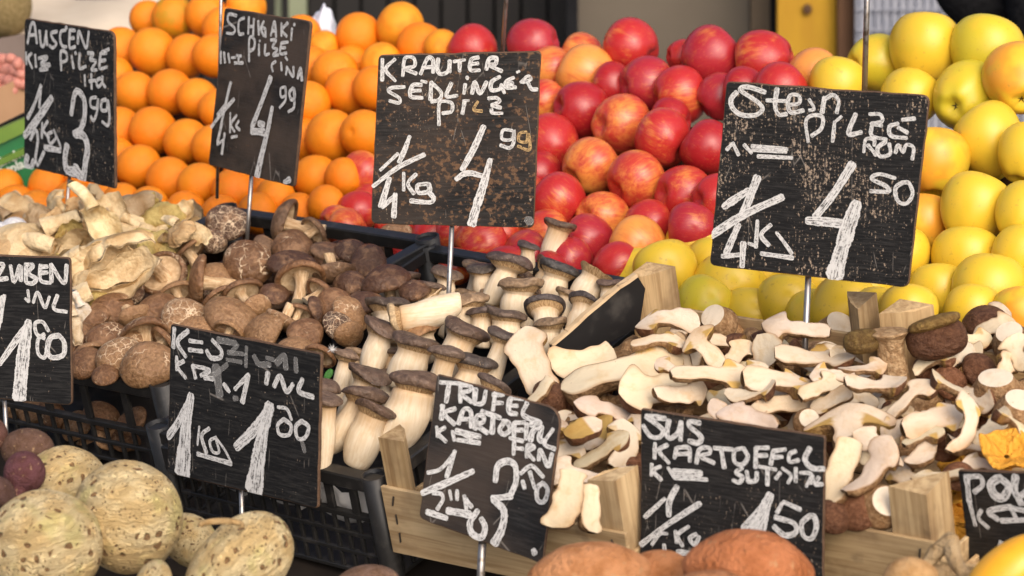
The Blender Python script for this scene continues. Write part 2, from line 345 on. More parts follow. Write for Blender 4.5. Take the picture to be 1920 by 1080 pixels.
    flat('grey_cardboard', rgb(.13, .10, .085), rgb(.18, .14, .12), 5, .85, .15)
    flat('white_bag_film', rgb(.62, .66, .76), rgb(.80, .82, .87), 3, .3, .5, .5)
    flat('dark_green_post', rgb(.004, .03, .022), rgb(.006, .045, .032), 3)
    flat('pale_green_post', rgb(.16, .18, .11), rgb(.22, .24, .15), 3)
    flat('shallot_skin', rgb(.42, .14, .11), rgb(.58, .26, .19), 5, .45, .4, .2, (1, 1, .2))
    flat('garlic_skin', rgb(.55, .54, .56), rgb(.74, .72, .70), 3, .55, .35, .3)
    flat('green_leaf', rgb(.03, .12, .02), rgb(.06, .2, .04), 6)
    flat('feather_white', rgb(.75, .73, .7), rgb(.85, .83, .8), 6, .9, .1)
    flat('white_print', rgb(.55, .6, .52), rgb(.65, .68, .6), 6)
make_materials()
I4 = Matrix.Identity(4)

# ---------------------------------------------------------------- registry for labels
ITEMS = []
def reg(o, desc, zone, px, kind): ITEMS.append(dict(o=o, desc=desc, zone=zone, x=px[0], y=px[1], kind=kind))
ORD = ['', 'first', 'second', 'third', 'fourth', 'fifth', 'sixth', 'seventh', 'eighth', 'ninth', 'tenth', 'eleventh', 'twelfth', 'thirteenth', 'fourteenth', 'fifteenth', 'sixteenth', 'seventeenth']
def finish_labels(band):
    groups = {}
    for it in ITEMS: groups.setdefault((it['kind'], it['zone']), []).append(it)
    for (kind, zone), L in groups.items():
        L.sort(key=lambda i: i['y']); rows = []; h = band.get(kind, 40)
        for it in L:
            if rows and it['y']-rows[-1][0]['y'] < h: rows[-1].append(it)
            else: rows.append([it])
        for r, row in enumerate(rows):
            row.sort(key=lambda i: i['x'])
            for c, it in enumerate(row):
                t = it['desc']+' '+zone
                if len(L) > 1:
                    if len(rows) > 1: t += ', '+('back' if r == 0 else ORD[r+1])+' row'
                    if len(row) > 1: t += (', ' if len(rows) > 1 else ', ')+('leftmost' if c == 0 else 'rightmost' if c == len(row)-1 else ORD[c+1]+' from left')
                it['o']['label'] = t

# ---------------------------------------------------------------- price signs
def smooth_path(P, n=7):
    P = np.array(P, float)
    if len(P) < 3:
        t = np.linspace(0, 1, 8)[:, None]; return P[0]*(1-t)+P[-1]*t
    Q = np.vstack([2*P[0]-P[1], P, 2*P[-1]-P[-2]]); out = []
    for i in range(1, len(Q)-2):
        a, b, c, d = Q[i-1], Q[i], Q[i+1], Q[i+2]
        for t in np.linspace(0, 1, n, endpoint=False):
            out.append(.5*((2*b)+(c-a)*t+(2*a-5*b+4*c-d)*t*t+(3*b-a-3*c+d)*t**3))
    out.append(P[-1]); return np.array(out)
def parse(s, w0):
    """'x,y x,y; w30-50: x,y x,y' -> list of (w_start, w_end, points)"""
    out = []
    for st in s.split(';'):
        st = st.strip()
        if not st: continue
        a = b = w0
        if st[0] == 'w':
            hd, st = st[1:].split(':'); ab = hd.split('-'); a = float(ab[0]); b = float(ab[-1])
        out.append((a, b, [tuple(float(q) for q in p.split(',')) for p in st.split()]))
    return out
def price_sign(label, org, scl, corners, depth, rad, w0, words, color, rod, lean=0.0, group='black chalkboard price signs'):
    toP = lambda q: (org[0]+q[0]/scl, org[1]+q[1]/scl)
    TL, TR, BR, BL = [toP(c) for c in corners]
    tL, tR = depth
    pTL = at(*TL, tL); pTR = at(*TR, tR)
    h = abs(BL[1]-TL[1])/FPX*tL
    pBL = at(*BL, tL+h*sp+lean)
    nz = np.cross(pTR-pTL, pTL-pBL); nz /= np.linalg.norm(nz)
    if nz @ (CAM-pTL) < 0: nz = -nz
    pBR, _ = on_plane(*BR, pTL, nz)
    ctr = (pTL+pTR+pBR+pBL)/4
    X = pTR-pTL; X /= np.linalg.norm(X); Y = np.cross(nz, X)
    M = frame_xz(ctr, X, nz); toL = lambda P: np.array([(P-ctr) @ X, (P-ctr) @ Y])
    root = empty('price_sign', M, label, 'price sign', group)
    # board outline with rounded corners
    C4 = [toL(p) for p in (pTL, pBL, pBR, pTR)]
    rr = rad if isinstance(rad, (list, tuple)) else [rad]*4
    out = []
    r_ = np.random.default_rng(int(abs(org[0])+org[1]))
    for i in range(4):
        p, a, b = C4[i], C4[i-1], C4[(i+1) % 4]
        da = (a-p)/np.linalg.norm(a-p); db = (b-p)/np.linalg.norm(b-p)
        s, e = p+da*rr[i], p+db*rr[i]
        for t in np.linspace(0, 1, 8): out.append((1-t)**2*s+2*t*(1-t)*p+t*t*e)
        nxt = b+(p-b)/np.linalg.norm(p-b)*rr[(i+1) % 4]
        for t in np.linspace(0, 1, 14)[1:-1]: out.append(e*(1-t)+nxt*t+r_.normal(0, .00035, 2))
    out = np.array(out); n = len(out); c0 = out.mean(0)
    def ringz(ins, z):
        d = out-c0; return np.c_[c0+d*(1-ins/np.linalg.norm(d, axis=1)[:, None]), np.full(n, z)]
    V = np.vstack([ringz(.0016, 0), ringz(.0004, -.0008), ringz(0, -.002), ringz(0, -.004), ringz(.001, -.005)])
    F = [tuple(range(n))]; mi = [0]
    for k in range(4): F += [(k*n+i, (k+1)*n+i, (k+1)*n+(i+1) % n, k*n+(i+1) % n) for i in range(n)]; mi += [1]*n
    F.append(tuple(range(5*n-1, 4*n-1, -1))); mi.append(0)
    b = mesh('board', V, F, [MT['slate'], MT['edge']], root, I4, False, mi); b.color = tuple(color)+(1,)
    # lettering
    z = .0005
    for wname, mat, spec in words:
        V, F, UV = [], [], []
        for (wa, wb, pts) in parse(spec, w0):
            P = smooth_path(pts); L2 = []
            for q in P:
                pw, _ = on_plane(*toP(q), ctr, nz); L2.append(toL(pw))
            L2 = np.array(L2); tg = np.gradient(L2, axis=0); tg /= np.linalg.norm(tg, axis=1)[:, None]+1e-12
            sc_ = np.linalg.norm(pTR-pTL)/np.linalg.norm(np.array(corners[1], float)-np.array(corners[0], float))
            vs = np.linalg.norm(pTL-pBL)/np.linalg.norm(np.array(corners[3], float)-np.array(corners[0], float))
            nn = np.c_[-tg[:, 1], tg[:, 0]]
            s = np.r_[0, np.cumsum(np.linalg.norm(np.diff(L2, axis=0), axis=1))]
            wl = np.linspace(wa, wb, len(P))*.465*math.sqrt(sc_*vs)*(1+.10*np.sin(np.linspace(0, r_.uniform(2, 7), len(P))+r_.uniform(0, 6))+r_.normal(0, .04, len(P)))
            # extend ends by a rounded cap
            ext = wl.mean()*.55
            L2 = np.vstack([L2[0]-tg[0]*ext, L2, L2[-1]+tg[-1]*ext]); nn = np.vstack([nn[0], nn, nn[-1]])
            wl = np.r_[wl[0]*.6, wl, wl[-1]*.6]; s = np.r_[-ext, s, s[-1]+ext]
            lo = np.array([c.min() for c in out.T])+.002; hi = np.array([c.max() for c in out.T])-.002
            base = len(V); off = r_.uniform(0, 40)
            K = 4
            for i in range(len(L2)):
                for k in range(K+1):
                    q = L2[i]+nn[i]*wl[i]*(2*k/K-1)
                    q = np.clip(q, lo, hi)
                    V.append((q[0], q[1], z)); UV.append((off+s[i]/(2*np.mean(wl)), .001+.998*k/K))
            for i in range(len(L2)-1):
                for k in range(K): F.append((base+i*(K+1)+k, base+(i+1)*(K+1)+k, base+(i+1)*(K+1)+k+1, base+i*(K+1)+k+1))
            z += .00004
        # ribbons face +z
        F2 = []
        for f in F:
            a, b_, c, d = [V[i] for i in f]
            cr = (b_[0]-a[0])*(d[1]-a[1])-(b_[1]-a[1])*(d[0]-a[0])
            F2.append(f if cr > 0 else f[::-1])
        mesh(wname, V, F2, MT[mat], root, I4, False, uv=UV)
    # rod behind the board, going down into the heap
    if rod:
        (x0, y0), (x1, y1), r = rod
        p0, t0 = on_plane(*toP((x0, y0)), ctr-nz*.008, nz)
        L = math.hypot(x1-x0, y1-y0)/scl/FPX*t0
        p1 = at(*toP((x1, y1)), t0+L*sp)
        d = p1-p0; d /= np.linalg.norm(d)
        Mi = np.array(M.inverted()); tl = lambda P: (Mi @ np.r_[P, 1])[:3]
        mb = MB(); a = tl(p0-d*.05); a[2] = -.008-r
        mb.tube(a, tl(p0), r, 12); mb.tube(tl(p0), tl(p1+d*.05), r, 12)
        mb.build('stake', MT['steel'], root, I4, True)
    return root

price_sign('raised narrow chalkboard sign lettered AUSCEN PILZE, 3 99, farthest left', (30, 20), 3.085,
  [(48, 42), (566, 122), (573, 1032), (46, 898)], (4.62, 4.44), [.010, .010, .006, .014], 17, [
  ('product_lettering', 'chalk', '68,190 88,85 108,80 122,188;84,142 116,138;138,115 147,195 163,200 178,118;176,120 182,198;240,120 207,130 216,165 236,190 215,215 196,202;w20:296,95 290,100;290,112 262,122 258,170 272,205 295,208;314,108 312,210 346,208;312,160 338,158;315,112 345,114;360,190 368,120 408,215 424,122;265,345 262,240 292,242 296,285 266,298;325,262 336,332;345,248 350,243;372,245 370,330 408,322;418,245 450,248 432,282 466,292 440,340 472,342;492,248 488,330 530,326;490,290 522,285;w14:490,248 528,246;500,240 542,222'),
  ('grade_lettering', 'chalk', 'w14:62,240 64,310;95,245 75,275 98,332;115,255 120,325;w18:135,275 185,268 150,310 202,312 140,342 188,338'),
  ('origin_lettering', 'chalk', 'w15:402,372 404,435;440,365 442,452;428,408 462,402;492,390 470,408 480,440 502,420;505,380 505,415 522,442'),
  ('unit_lettering', 'chalk', 'w22:72,622 112,540 150,432;w20:148,440 140,560;w42:55,722 120,640 212,505;w22:88,745 118,690 132,740 118,850;w20:118,845 130,892 168,815;w34:72,840 62,890 92,905 108,868;w18:158,648 155,735;190,638 165,690 198,735;215,700 190,720 205,768 238,730 222,688 262,780 255,812;w30:262,808 172,790'),
  ('price_lettering', 'chalk', 'w36:326,598 345,485 370,468 402,520 402,620 382,680;w30:385,682 340,712;w40:348,712 398,725 420,790 408,880 398,975;w44:302,780 290,850 300,915 345,935;w60:345,915 385,960;w17:472,500 440,508 440,552 472,560 482,508 476,582 456,634 440,612;w18:528,512 502,525 502,572 532,572 538,518 548,600 540,662 506,642')],
  (.30, .62, .0), ((308, 975), (285, 1240), .0028))
price_sign('tilted narrow brown-black sign lettered SCHMAKI PILZE CINA, 4 99, before oranges', (380, 0), 3.0,
  [(122, 43), (608, 120), (513, 1052), (30, 927)], (4.46, 4.30), [.006, .007, .006, .008], 15, [
  ('product_lettering', 'chalk', '192,88 150,80 145,120 182,160 172,188 136,186;236,100 206,120 206,188 232,190;262,95 258,190;290,105 286,198;260,150 288,148;315,118 318,195;346,120 330,160 346,202;318,165 352,160 356,208;386,200 406,120 416,208;390,175 414,172;446,130 446,202;482,128 450,168 476,205;506,160 500,226;w18:518,134 519,142;w16:264,345 266,216 294,222 292,270 266,288;320,250 320,312;324,228 325,232;356,250 354,305 378,302;386,225 416,226 396,265 424,278 400,310 430,308;446,242 440,300 476,298;440,270 470,268;446,242 484,236'),
  ('grade_lettering', 'chalk', 'w14:106,288 106,356;w16:124,295 130,352;148,302 156,352;w12:166,325 190,322;w14:196,312 222,316;208,315 206,345;w16:184,354 232,354'),
  ('origin_lettering', 'chalk', 'w14:470,320 482,338;416,345 394,365 400,402;446,352 450,396;480,375 474,420;480,380 514,430 516,376;w20:540,440 556,385 564,452;540,422 560,418'),
  ('unit_lettering', 'chalk', 'w16:88,645 130,590 140,570;w18:164,462 145,540 112,690;w20:54,716 110,640 182,558;w20:114,690 90,800;w16:88,812 126,785;w18:130,750 114,866;w13:162,635 160,745;198,648 166,698 186,740;210,680 196,708 216,732;168,772 200,766'),
  ('price_lettering', 'chalk', 'w30:390,435 340,570 284,715;w38:282,738 352,742;w30:322,695 352,700;w30-40:398,606 372,740 340,870 312,996;w15:472,488 446,500 450,545 476,530 472,488 474,560 440,606;w16:516,495 496,520 506,560 526,545 520,496 522,600 490,628'),
  ('paint_smear', 'chalk', 'w30:468,1028 498,1008')],
  (.40, .15, .8), ((275, 985), (250, 1345), .0032))
price_sign('worn rusty sign lettered KRAUTER SEDLINGER PILZ, 4 99, tallest in centre', (680, 80), 3.0,
  [(88, 70), (1005, 47), (962, 1044), (46, 1020)], (4.05, 4.02), [.007, .010, .008, .008], 24, [
  ('product_lettering', 'chalk', '112,92 110,212;w22:182,92 130,150 184,215;226,186 238,88 286,86 292,130 242,146 302,174;326,176 366,88 396,100 396,168;336,142 390,136;426,90 420,150 440,176 480,160 490,100;490,100 490,164;w20:512,106 576,96;546,106 546,160;652,82 612,95 606,152 658,154;605,120 650,116;696,150 712,92 752,86 746,120 716,126 782,160;w22:236,248 162,254 150,275 206,310 206,338 152,326;332,236 282,240 270,300 336,310;275,270 326,268;w18:330,214 360,222;w26:382,320 386,222;386,222 442,280 430,320 386,330;500,226 472,300 532,297;w22:578,232 570,286;w20:588,190 590,204;616,285 632,220 660,285 698,220;772,190 726,220 726,265 770,260 782,235;780,235 798,282;850,196 810,216 810,250 862,250;816,230 846,228;w16:868,166 882,160;w20:890,222 930,186 946,206 900,222;930,222 950,258 982,262;w22:430,462 430,350 452,328 502,340 500,385 450,396;574,332 562,398;w16:598,324 566,326;w24:708,312 756,310 770,330 726,350;726,352 778,365;w22:725,372 732,394 786,396'),
  ('ochre_lettering', 'chalk_ochre', 'w20:648,330 626,375 672,384;w18:922,500 884,510 880,550 922,556 932,510 940,600 874,580'),
  ('unit_lettering', 'chalk', 'w22:100,716 200,622;w30:265,526 238,600 206,670;w28:60,806 200,700 348,628;w36:152,762 104,920;w28:112,924 182,860;w32:185,850 176,978;w22:232,730 232,830;302,738 256,790 290,848;w28:370,792 312,800 318,842 376,832 372,792;w30:376,842 400,872 380,896 272,888'),
  ('price_lettering', 'chalk', 'w36:682,470 628,590 562,712;w34:528,766 568,738 610,732 672,748;w38-64:718,660 680,800 642,920 614,1020;w22:842,492 792,490 786,540 842,540 852,490 850,560 826,590 776,575'),
  ('paint_smear', 'chalk_faint', 'w60:930,1005 945,995')],
  (.60, .45, .45), ((502, 1030), (470, 1700), .0036))
price_sign('large scratched black sign lettered Stein PILZE ROM, 4 50, above halved mushrooms', (1320, 140), 2.634,
  [(110, 34), (1116, 102), (1010, 1055), (26, 942)], (3.80, 3.70), [.006, .009, .012, .012], 21, [
  ('product_lettering', 'chalk', 'w26:302,86 216,60 180,76 262,132 290,170 250,200 180,196 140,160 135,120 162,86;w24:362,68 352,150 370,196 408,194;310,126 402,130;414,150 470,140 470,105 430,100 414,140 430,186 492,176;w18:520,122 545,168 520,176;w26:584,186 596,112;596,120 640,100 666,132 656,188;w20:516,332 504,230 540,200 586,210 580,265 532,302;w20:646,232 636,330;w16:680,206 652,230;w26:750,194 716,290 778,284;w18:818,194 870,196 880,230 826,242 880,252;w20:830,252 830,300 902,320;w22:1042,216 980,222;960,240 918,256 926,302 1002,312;960,260 1006,286'),
  ('origin_lettering', 'chalk', 'w18:790,382 800,320 840,320 842,350;810,346 852,396;900,330 860,360 870,402 920,390 916,340;w20:946,386 960,346 985,382 1000,346 1036,360 1030,418'),
  ('grade_lettering', 'chalk', 'w20:114,370 142,340;144,336 172,396;200,345 236,386;w24:238,352 412,368;w22:268,402 436,410;w16:226,372 408,382'),
  ('unit_lettering', 'chalk', 'w40:100,652 160,610 222,570;w52-44:266,506 230,600 190,700;w44:38,792 200,690 388,604;w36:172,740 112,880;w26:92,896 202,886;w34:196,830 190,946;w22:266,720 258,852;w24:332,740 284,790 322,842;w20:360,778 400,830 436,882;w26:284,882 440,904;w18:222,832 252,842'),
  ('price_lettering', 'chalk', 'w46:736,440 640,590 552,702;w48:514,720 600,725 704,738;w66-100:754,640 700,800 645,995;w20:946,510 870,490 830,512 902,550 912,576 824,574;w22:985,530 948,560 958,620 1000,636 1032,590 1016,536 985,530')],
  (.20, .80, .0), ((515, 1000), (490, 1545), .0042))
price_sign('black chalkboard lettered ZUBEN INL, 1 80, cut off by the left edge', (0, 470), 3.6,
  [(-420, 12), (474, 48), (486, 1046), (-400, 968)], (3.90, 3.84), [.006, .006, .008, .006], 30, [
  ('product_lettering', 'chalk', '-40,92 26,95 -20,188 52,186;72,100 96,210 136,102 142,202;176,88 176,210;180,92 226,100 192,150 246,190 220,220 180,216;276,96 270,180 292,210 342,216;280,150 322,145;276,110 322,106;350,210 346,92;346,92 434,220 452,96'),
  ('origin_lettering', 'chalk', 'w22:190,265 196,340 172,322;w24:226,350 256,280 304,382 336,310;w30:390,300 366,390 452,412'),
  ('unit_lettering', 'chalk', 'w26:32,300 6,480;w30:-60,420 20,310;w50:20,320 -40,620'),
  ('price_lettering', 'chalk', 'w46:196,490 100,620 0,762;w66-120:194,486 160,700 130,1000;w30:330,540 290,480 240,490 250,560 302,590;302,562 260,600 260,690 302,720 322,660;w36:402,570 342,590 322,680 360,720 430,700 436,620 402,570')],
  (.12, .45, .0), ((30, 1010), (44, 1250), .003))
price_sign('black chalkboard with smeared K-SELERI lettering, 1 Kg, 1 80, above celeriac', (300, 600), 3.0,
  [(58, 20), (908, 190), (888, 1062), (38, 860)], (3.84, 3.68), [.005, .005, .006, .004], 24, [
  ('product_lettering', 'chalk', 'w26:82,46 76,155;w28:160,60 100,122 146,206;w22:166,116 240,126;164,166 240,176;w26:296,112 346,170 340,210 290,212 264,172;w24:96,206 96,280;136,230 100,260 146,326;w26:186,256 202,326;186,256 282,282 232,312;w28:252,322 300,330;w28:392,402 362,360;w26:502,308 424,388;w32:500,310 466,462'),
  ('smeared_lettering', 'chalk_faint', 'w26:386,182 472,190;378,222 462,236;442,140 400,182;490,150 486,262;w34:532,202 560,246 622,250;642,222 602,212;w40:660,242 702,202 712,272;w30:766,216 770,290;w60:318,262 340,420;w30:382,250 290,322;w36:330,110 430,130'),
  ('paint_smear', 'chalk_faint', 'w26:800,672 818,740'),
  ('paint_smear', 'chalk_faint', 'w30:420,440 440,440'),
  ('origin_lettering', 'chalk', 'w30:612,296 602,356;w28:646,372 680,316 716,402 752,360;w28:806,332 786,400 866,432'),
  ('unit_lettering', 'chalk', 'w40:172,450 110,570 50,656;w56-104:178,430 152,600 130,868;w15:226,598 216,702;282,608 240,650 266,745;w17:322,658 286,680 302,738 338,740 322,668 370,730 406,800;w28:406,806 216,752'),
  ('price_lettering', 'chalk', 'w56:630,492 530,622 436,712;w62-110:622,484 572,700 532,962;w18:746,560 720,500 668,488;w24:702,556 668,590 680,642 732,642 742,590 702,556;w24:802,566 770,600 780,662 822,660 842,600 802,566')],
  (.15, .45, .0), ((458, 955), (462, 1180), .0034))
price_sign('leaning dark brown sign lettered TRUFEL KARTOFEL FRN, 3 50, against wooden crate', (770, 690), 2.843,
  [(140, 30), (806, 222), (704, 1048), (42, 800)], (3.60, 3.52), [.004, .008, .008, .022], 24, [
  ('product_lettering', 'chalk', 'w24:158,76 322,86;w30:206,82 190,180;w26:266,86 266,182;266,92 322,96 316,120 272,136 326,182;w32:346,112 342,188;342,190 386,186 402,122;w26:452,132 440,226;440,142 496,142;440,186 492,186;w30:602,162 536,162 526,232 566,245;530,200 572,202;w28:622,186 602,250 692,290;w30:172,200 166,272;w26:240,216 182,242 236,300;w28:256,296 286,222 322,232 326,316;266,272 316,272;w26:346,326 356,256 392,262 386,290 352,302 412,346;w28:380,230 480,266;w32:442,256 436,346;w30:500,290 476,330 500,354 532,330 522,292 492,286;w28:556,292 552,370;556,292 612,290;556,332 602,330;622,296 616,380;w34:642,302 692,292 652,342 642,386;w32:702,312 690,380 722,390;762,326 716,402 772,432'),
  ('grade_lettering', 'chalk', 'w20:142,312 146,366;w24:186,316 150,346 192,392;w22:226,336 236,386;w32:246,336 372,366;w26:252,382 372,400;w22:290,360 332,370'),
  ('origin_lettering', 'chalk', 'w24:556,392 552,460;532,372 602,390;556,426 602,430;622,476 626,412 662,422 626,446 662,490;w26:686,490 696,436 736,522 758,456'),
  ('unit_lettering', 'chalk', 'w22:95,558 166,536 242,446;w28:240,442 196,580;w36:66,666 200,610 336,550;w24:122,666 166,670 176,702 146,752;w34:92,766 196,800'),
  ('smeared_lettering', 'chalk', 'w18:212,652 222,702;252,652 252,702;w44:202,760 320,780;w24:290,680 302,750;w36:362,760 322,822 332,880 382,902 402,850 382,802;w26:330,740 300,700'),
  ('price_lettering', 'chalk', 'w36:456,602 470,522 520,496 562,522 566,602 542,670;w38:542,682 440,696;w40-56:446,702 502,762 490,860 450,935;w26:590,562 650,522 712,580;640,552 666,640;w24:602,602 612,640;w26:712,612 680,640 682,702 716,712 736,650 712,612'),
  ('paint_smear', 'chalk', 'w34:660,970 668,988')],
  (.30, .12, .55), ((382, 935), (372, 1130), .005), lean=-.03)
price_sign('black sign lettered SUS KARTOFFEL, 1 50, behind the sweet potatoes', (1180, 750), 3.484,
  [(73, 54), (1280, 238), (1264, 1292), (66, 1180)], (3.50, 3.40), .004, 30, [
  ('product_lettering', 'chalk', 'w40:235,120 112,104;w36:110,108 216,190 200,240 140,236 90,166;w38:260,132 246,220 272,250 320,210 340,142;w34:340,142 336,262;w36:462,150 400,140 395,170 470,240 450,280 390,266;w30:170,282 166,380;250,292 196,330 260,410;296,380 310,312;312,312 390,312 396,400;310,352 390,350;440,412 460,322 522,312 526,346 466,366 556,410;556,312 680,322;w34:602,322 622,440;w30:740,312 690,332 690,402 740,420 776,370 746,312;w34:830,312 826,440;830,312 912,310;830,362 902,360;942,332 926,420;942,332 1022,320;942,372 1002,370;w28:1090,332 1050,352 1050,402 1110,390;w36:1182,312 1150,382 1192,440 1274,448'),
  ('grade_lettering', 'chalk', 'w26:150,416 146,492;206,432 160,460 212,520;w28:256,440 302,510;w44:292,462 472,478;w34:300,502 510,518'),
  ('origin_lettering', 'chalk', 'w30:742,442 700,470 742,502 720,536 680,522;770,462 780,530;780,532 830,522 836,470;w28:852,432 962,452;w34:906,452 906,552;w28:990,472 960,512;w24:1002,442 1060,490 1040,540;1092,442 1090,532;w26:1120,472 1192,482 1160,562;1202,492 1190,542;w30:1242,502 1220,546 1266,546'),
  ('unit_lettering', 'chalk', 'w32:106,762 236,642;w42:316,562 266,660 262,752;w40:80,942 250,812 466,672;w26:152,942 202,872 252,870;232,942 236,992;w26:306,852 312,930;392,822 320,880 352,950;442,872 400,900 432,940 462,890;w40:320,990 420,1000'),
  ('price_lettering', 'chalk', 'w50:922,612 870,700 752,836;w56-90:926,622 890,700 850,880;w70:890,720 820,840;w34:1122,712 1012,662;1002,672 970,732;w38:958,762 1080,802 1092,860 1020,880 950,822;w36:1182,752 1132,802 1142,880 1192,902 1226,832 1216,762 1182,752')],
  (.30, .55, .15), ((600, 1250), (600, 1500), .004))
price_sign('black chalkboard lettered POR, cut off by the right edge beside yellow squash', (1740, 840), 4.5,
  [(248, 184), (1250, 220), (1270, 1260), (372, 1180)], (3.44, 3.34), .004, 50, [
  ('product_lettering', 'chalk', 'w56:326,232 350,450;w40:350,450 402,652;w48:342,242 442,242 460,312 392,372;w76:592,250 532,312 572,402 640,412 682,322 602,248;w70:742,236 732,350 790,470;w50:790,402 900,300;w50:900,250 960,450'),
  ('origin_lettering', 'chalk', 'w36:452,522 430,592 512,672;700,492 520,532 592,602;690,502 900,542;622,612 900,602;w40:702,502 752,602'),
  ('price_lettering', 'chalk', 'w44:622,790 590,890 560,1000')],
  (.0, .0, .2), None)
# the thin rods of signs that stand above the picture
def tall_stake(label, p0, p1, t, r):
    a = at(*p0, t); b = at(*p1, t+abs(p1[1]-p0[1])/FPX*t*sp); d = (a-b)/np.linalg.norm(a-b)
    root = empty('price_sign', frame(b, (0, 0, 1)), label, 'price sign', 'black chalkboard price signs')
    mb = MB(); mb.tube((0, 0, 0), a+d*.12-b, r, 12); mb.build('stake', MT['steel'], root, I4, True)
    top = a+d*.12-b
    mb = MB(); mb.box(top[0]-.10, top[0]+.10, top[1]-.005-r, top[1]-r-.001, top[2], top[2]+.2, 0, .0012); o = mb.build('board', MT['slate'], root, I4); o.color = (.3, .4, 0, 1)
tall_stake('thin grey stake rising behind the KRAUTER sign among red apples', (958, 0), (938, 150), 4.62, .0030)
tall_stake('grey stake rising behind the Stein sign between mesh crate and yellow apples', (1624, 0), (1619, 240), 4.20, .0042)
tall_stake('dull stake passing behind the SCHMAKI sign between the oranges', (430, 0), (407, 372), 4.52, .0026)

# ---------------------------------------------------------------- fruit heaps on the sloping display
AL = math.radians(27)
SH = np.array([ss, cs, 0.0]); FG = SH*math.cos(AL)+np.array([0, 0, math.sin(AL)]); FM = np.cross(SW, FG)
FA = ORG+SD*.66-SN*.055
def fruit_layout(L, push=0.0):
    R_, T_, Q = [], [], []
    for it in L:
        x, y, r = it[:3]; P, t = on_plane(x, y, FA, FM); R_.append(ray(x, y)); T_.append(t-push); Q.append(r)
    R_ = np.array(R_); T0 = np.array(T_); T_ = T0.copy(); Q = np.array(Q, float)
    for k in range(60):
        P = CAM+R_*T_[:, None]; rad = Q*T_/FPX
        d = P[:, None]-P[None]; dist = np.linalg.norm(d, axis=2)+1e-9; ov = np.clip((rad[:, None]+rad[None])*.97-dist, 0, None); np.fill_diagonal(ov, 0)
        sg = np.sign(T_[:, None]-T_[None]+1e-6*(np.array([i[1] for i in L])[None]-np.array([i[1] for i in L])[:, None]))
        T_ = T_+np.clip((ov*sg).sum(1)*.35, -.008, .008)+(T0-T_)*.03
    return [CAM+R_[i]*T_[i] for i in range(len(L))], Q*T_/FPX
OR = [(277,35,33),(325,33,39),(388,30,40),(418,52,38),(462,14,36),(565,64,36),(228,92,40),(287,97,44),(352,106,40),(402,105,40),(213,145,37),(253,174,40),(318,173,41),(370,186,38),(412,205,38),(222,243,41),(287,245,43),(348,265,41),(400,275,40),(215,297,38),(260,313,41),(317,337,41),(374,347,40),(438,358,40),(508,362,38),(30,386,38),(92,350,38),(72,394,36),(195,375,36),(280,387,36),(228,380,36),(347,396,37),(413,404,37),(483,400,37),(517,370,36),(560,398,35),(613,385,36),(606,88,30),(580,130,42),(630,138,43),(577,195,42),(645,172,40),(622,257,48),(570,265,42),(592,333,42),(645,333,36),(673,67,42),(750,50,44),(790,89,45),(828,88,32),(715,120,38),(657,122,35),(653,172,43),(702,165,40),(640,257,40),(684,252,44),(140,372,34),(160,335,36),(10,352,34),(455,318,36),(530,325,36),(120,412,33),(20,424,34),(170,408,33)]
OR = [o for i, o in enumerate(OR) if i not in (41, 54)]
pos, rad = fruit_layout(OR)
for i, ((x, y, r), P, R0) in enumerate(zip(OR, pos, rad)):
    V, F = ico(4); d = Nz(2.2)(V)*.022; V = V*(1+d)[:, None]; V[:, 2] *= .955
    ax = rng.normal(0, 1, 3); cx = V @ (ax/np.linalg.norm(ax)); 
    dim = np.exp(-((1-cx)/.012))*.06; V = V*(1-dim)[:, None]
    green = i in (1, 9, 38, 61)
    g = rng.uniform(0, 1); c = np.array([.88, .215, .006])*(1-g)+np.array([.86, .28, .010])*g
    if i == 1: c = np.array([.50, .25, .008])
    if i in (4, 48, 49, 37, 46): c = np.array([.84, .33, .016])
    o = mesh('orange', V, F, MT['orange'], None, frame(P, rng.normal(0, 1, 3), 0, R0*1.07)); o.color = tuple(c)+(1,)
    tag(o, None, 'orange', 'oranges heaped on the sloping display')
    desc = 'greenish orange' if i == 1 else 'orange'
    zone = 'right of the AUSCEN sign' if x < 425 and x > 205 else ('under the AUSCEN sign' if x <= 205 else 'right of the SCHMAKI sign')
    if y > 315 and x > 425: zone = 'under the SCHMAKI sign'
    reg(o, desc, zone, (x, y), 'orange')

def apple_mesh(kind, seed):
    r = np.random.default_rng(seed); nt, nph = 34, 44
    th = np.linspace(.001, math.pi-.001, nt)[:, None]; ph = np.linspace(0, 2*math.pi, nph, endpoint=False)[None]
    tall = r.uniform(.94, 1.05) if kind == 'y' else r.uniform(.84, .94)
    con = r.uniform(.10, .2) if kind == 'y' else r.uniform(.03, .1)
    z = np.cos(th)*tall; rr = np.sin(th)**.88*(1+con*np.cos(th)-.04)
    top = np.exp(-(np.sin(th)/.30)**2)*(np.cos(th) > 0); bot = np.exp(-(np.sin(th)/.26)**2)*(np.cos(th) < 0)
    z = z-top*.30*tall+bot*.24*tall
    low = np.clip(-np.cos(th), 0, 1)**2
    rr = rr*(1+.035*low*np.cos(5*ph+r.uniform(0, 6)))
    z = z+bot*.0+low*np.sin(th)*.035*np.cos(5*ph)
    P = np.stack([rr*np.cos(ph), rr*np.sin(ph), z*np.ones_like(ph)], -1).reshape(-1, 3)
    n = Nz(1.5, r=r); P = P*(1+n(P)*.03)[:, None]; P[:, 0] *= r.uniform(.95, 1.05); P[:, 0] += P[:, 2]*r.uniform(-.08, .08)
    return P, grid_faces(nt, nph)
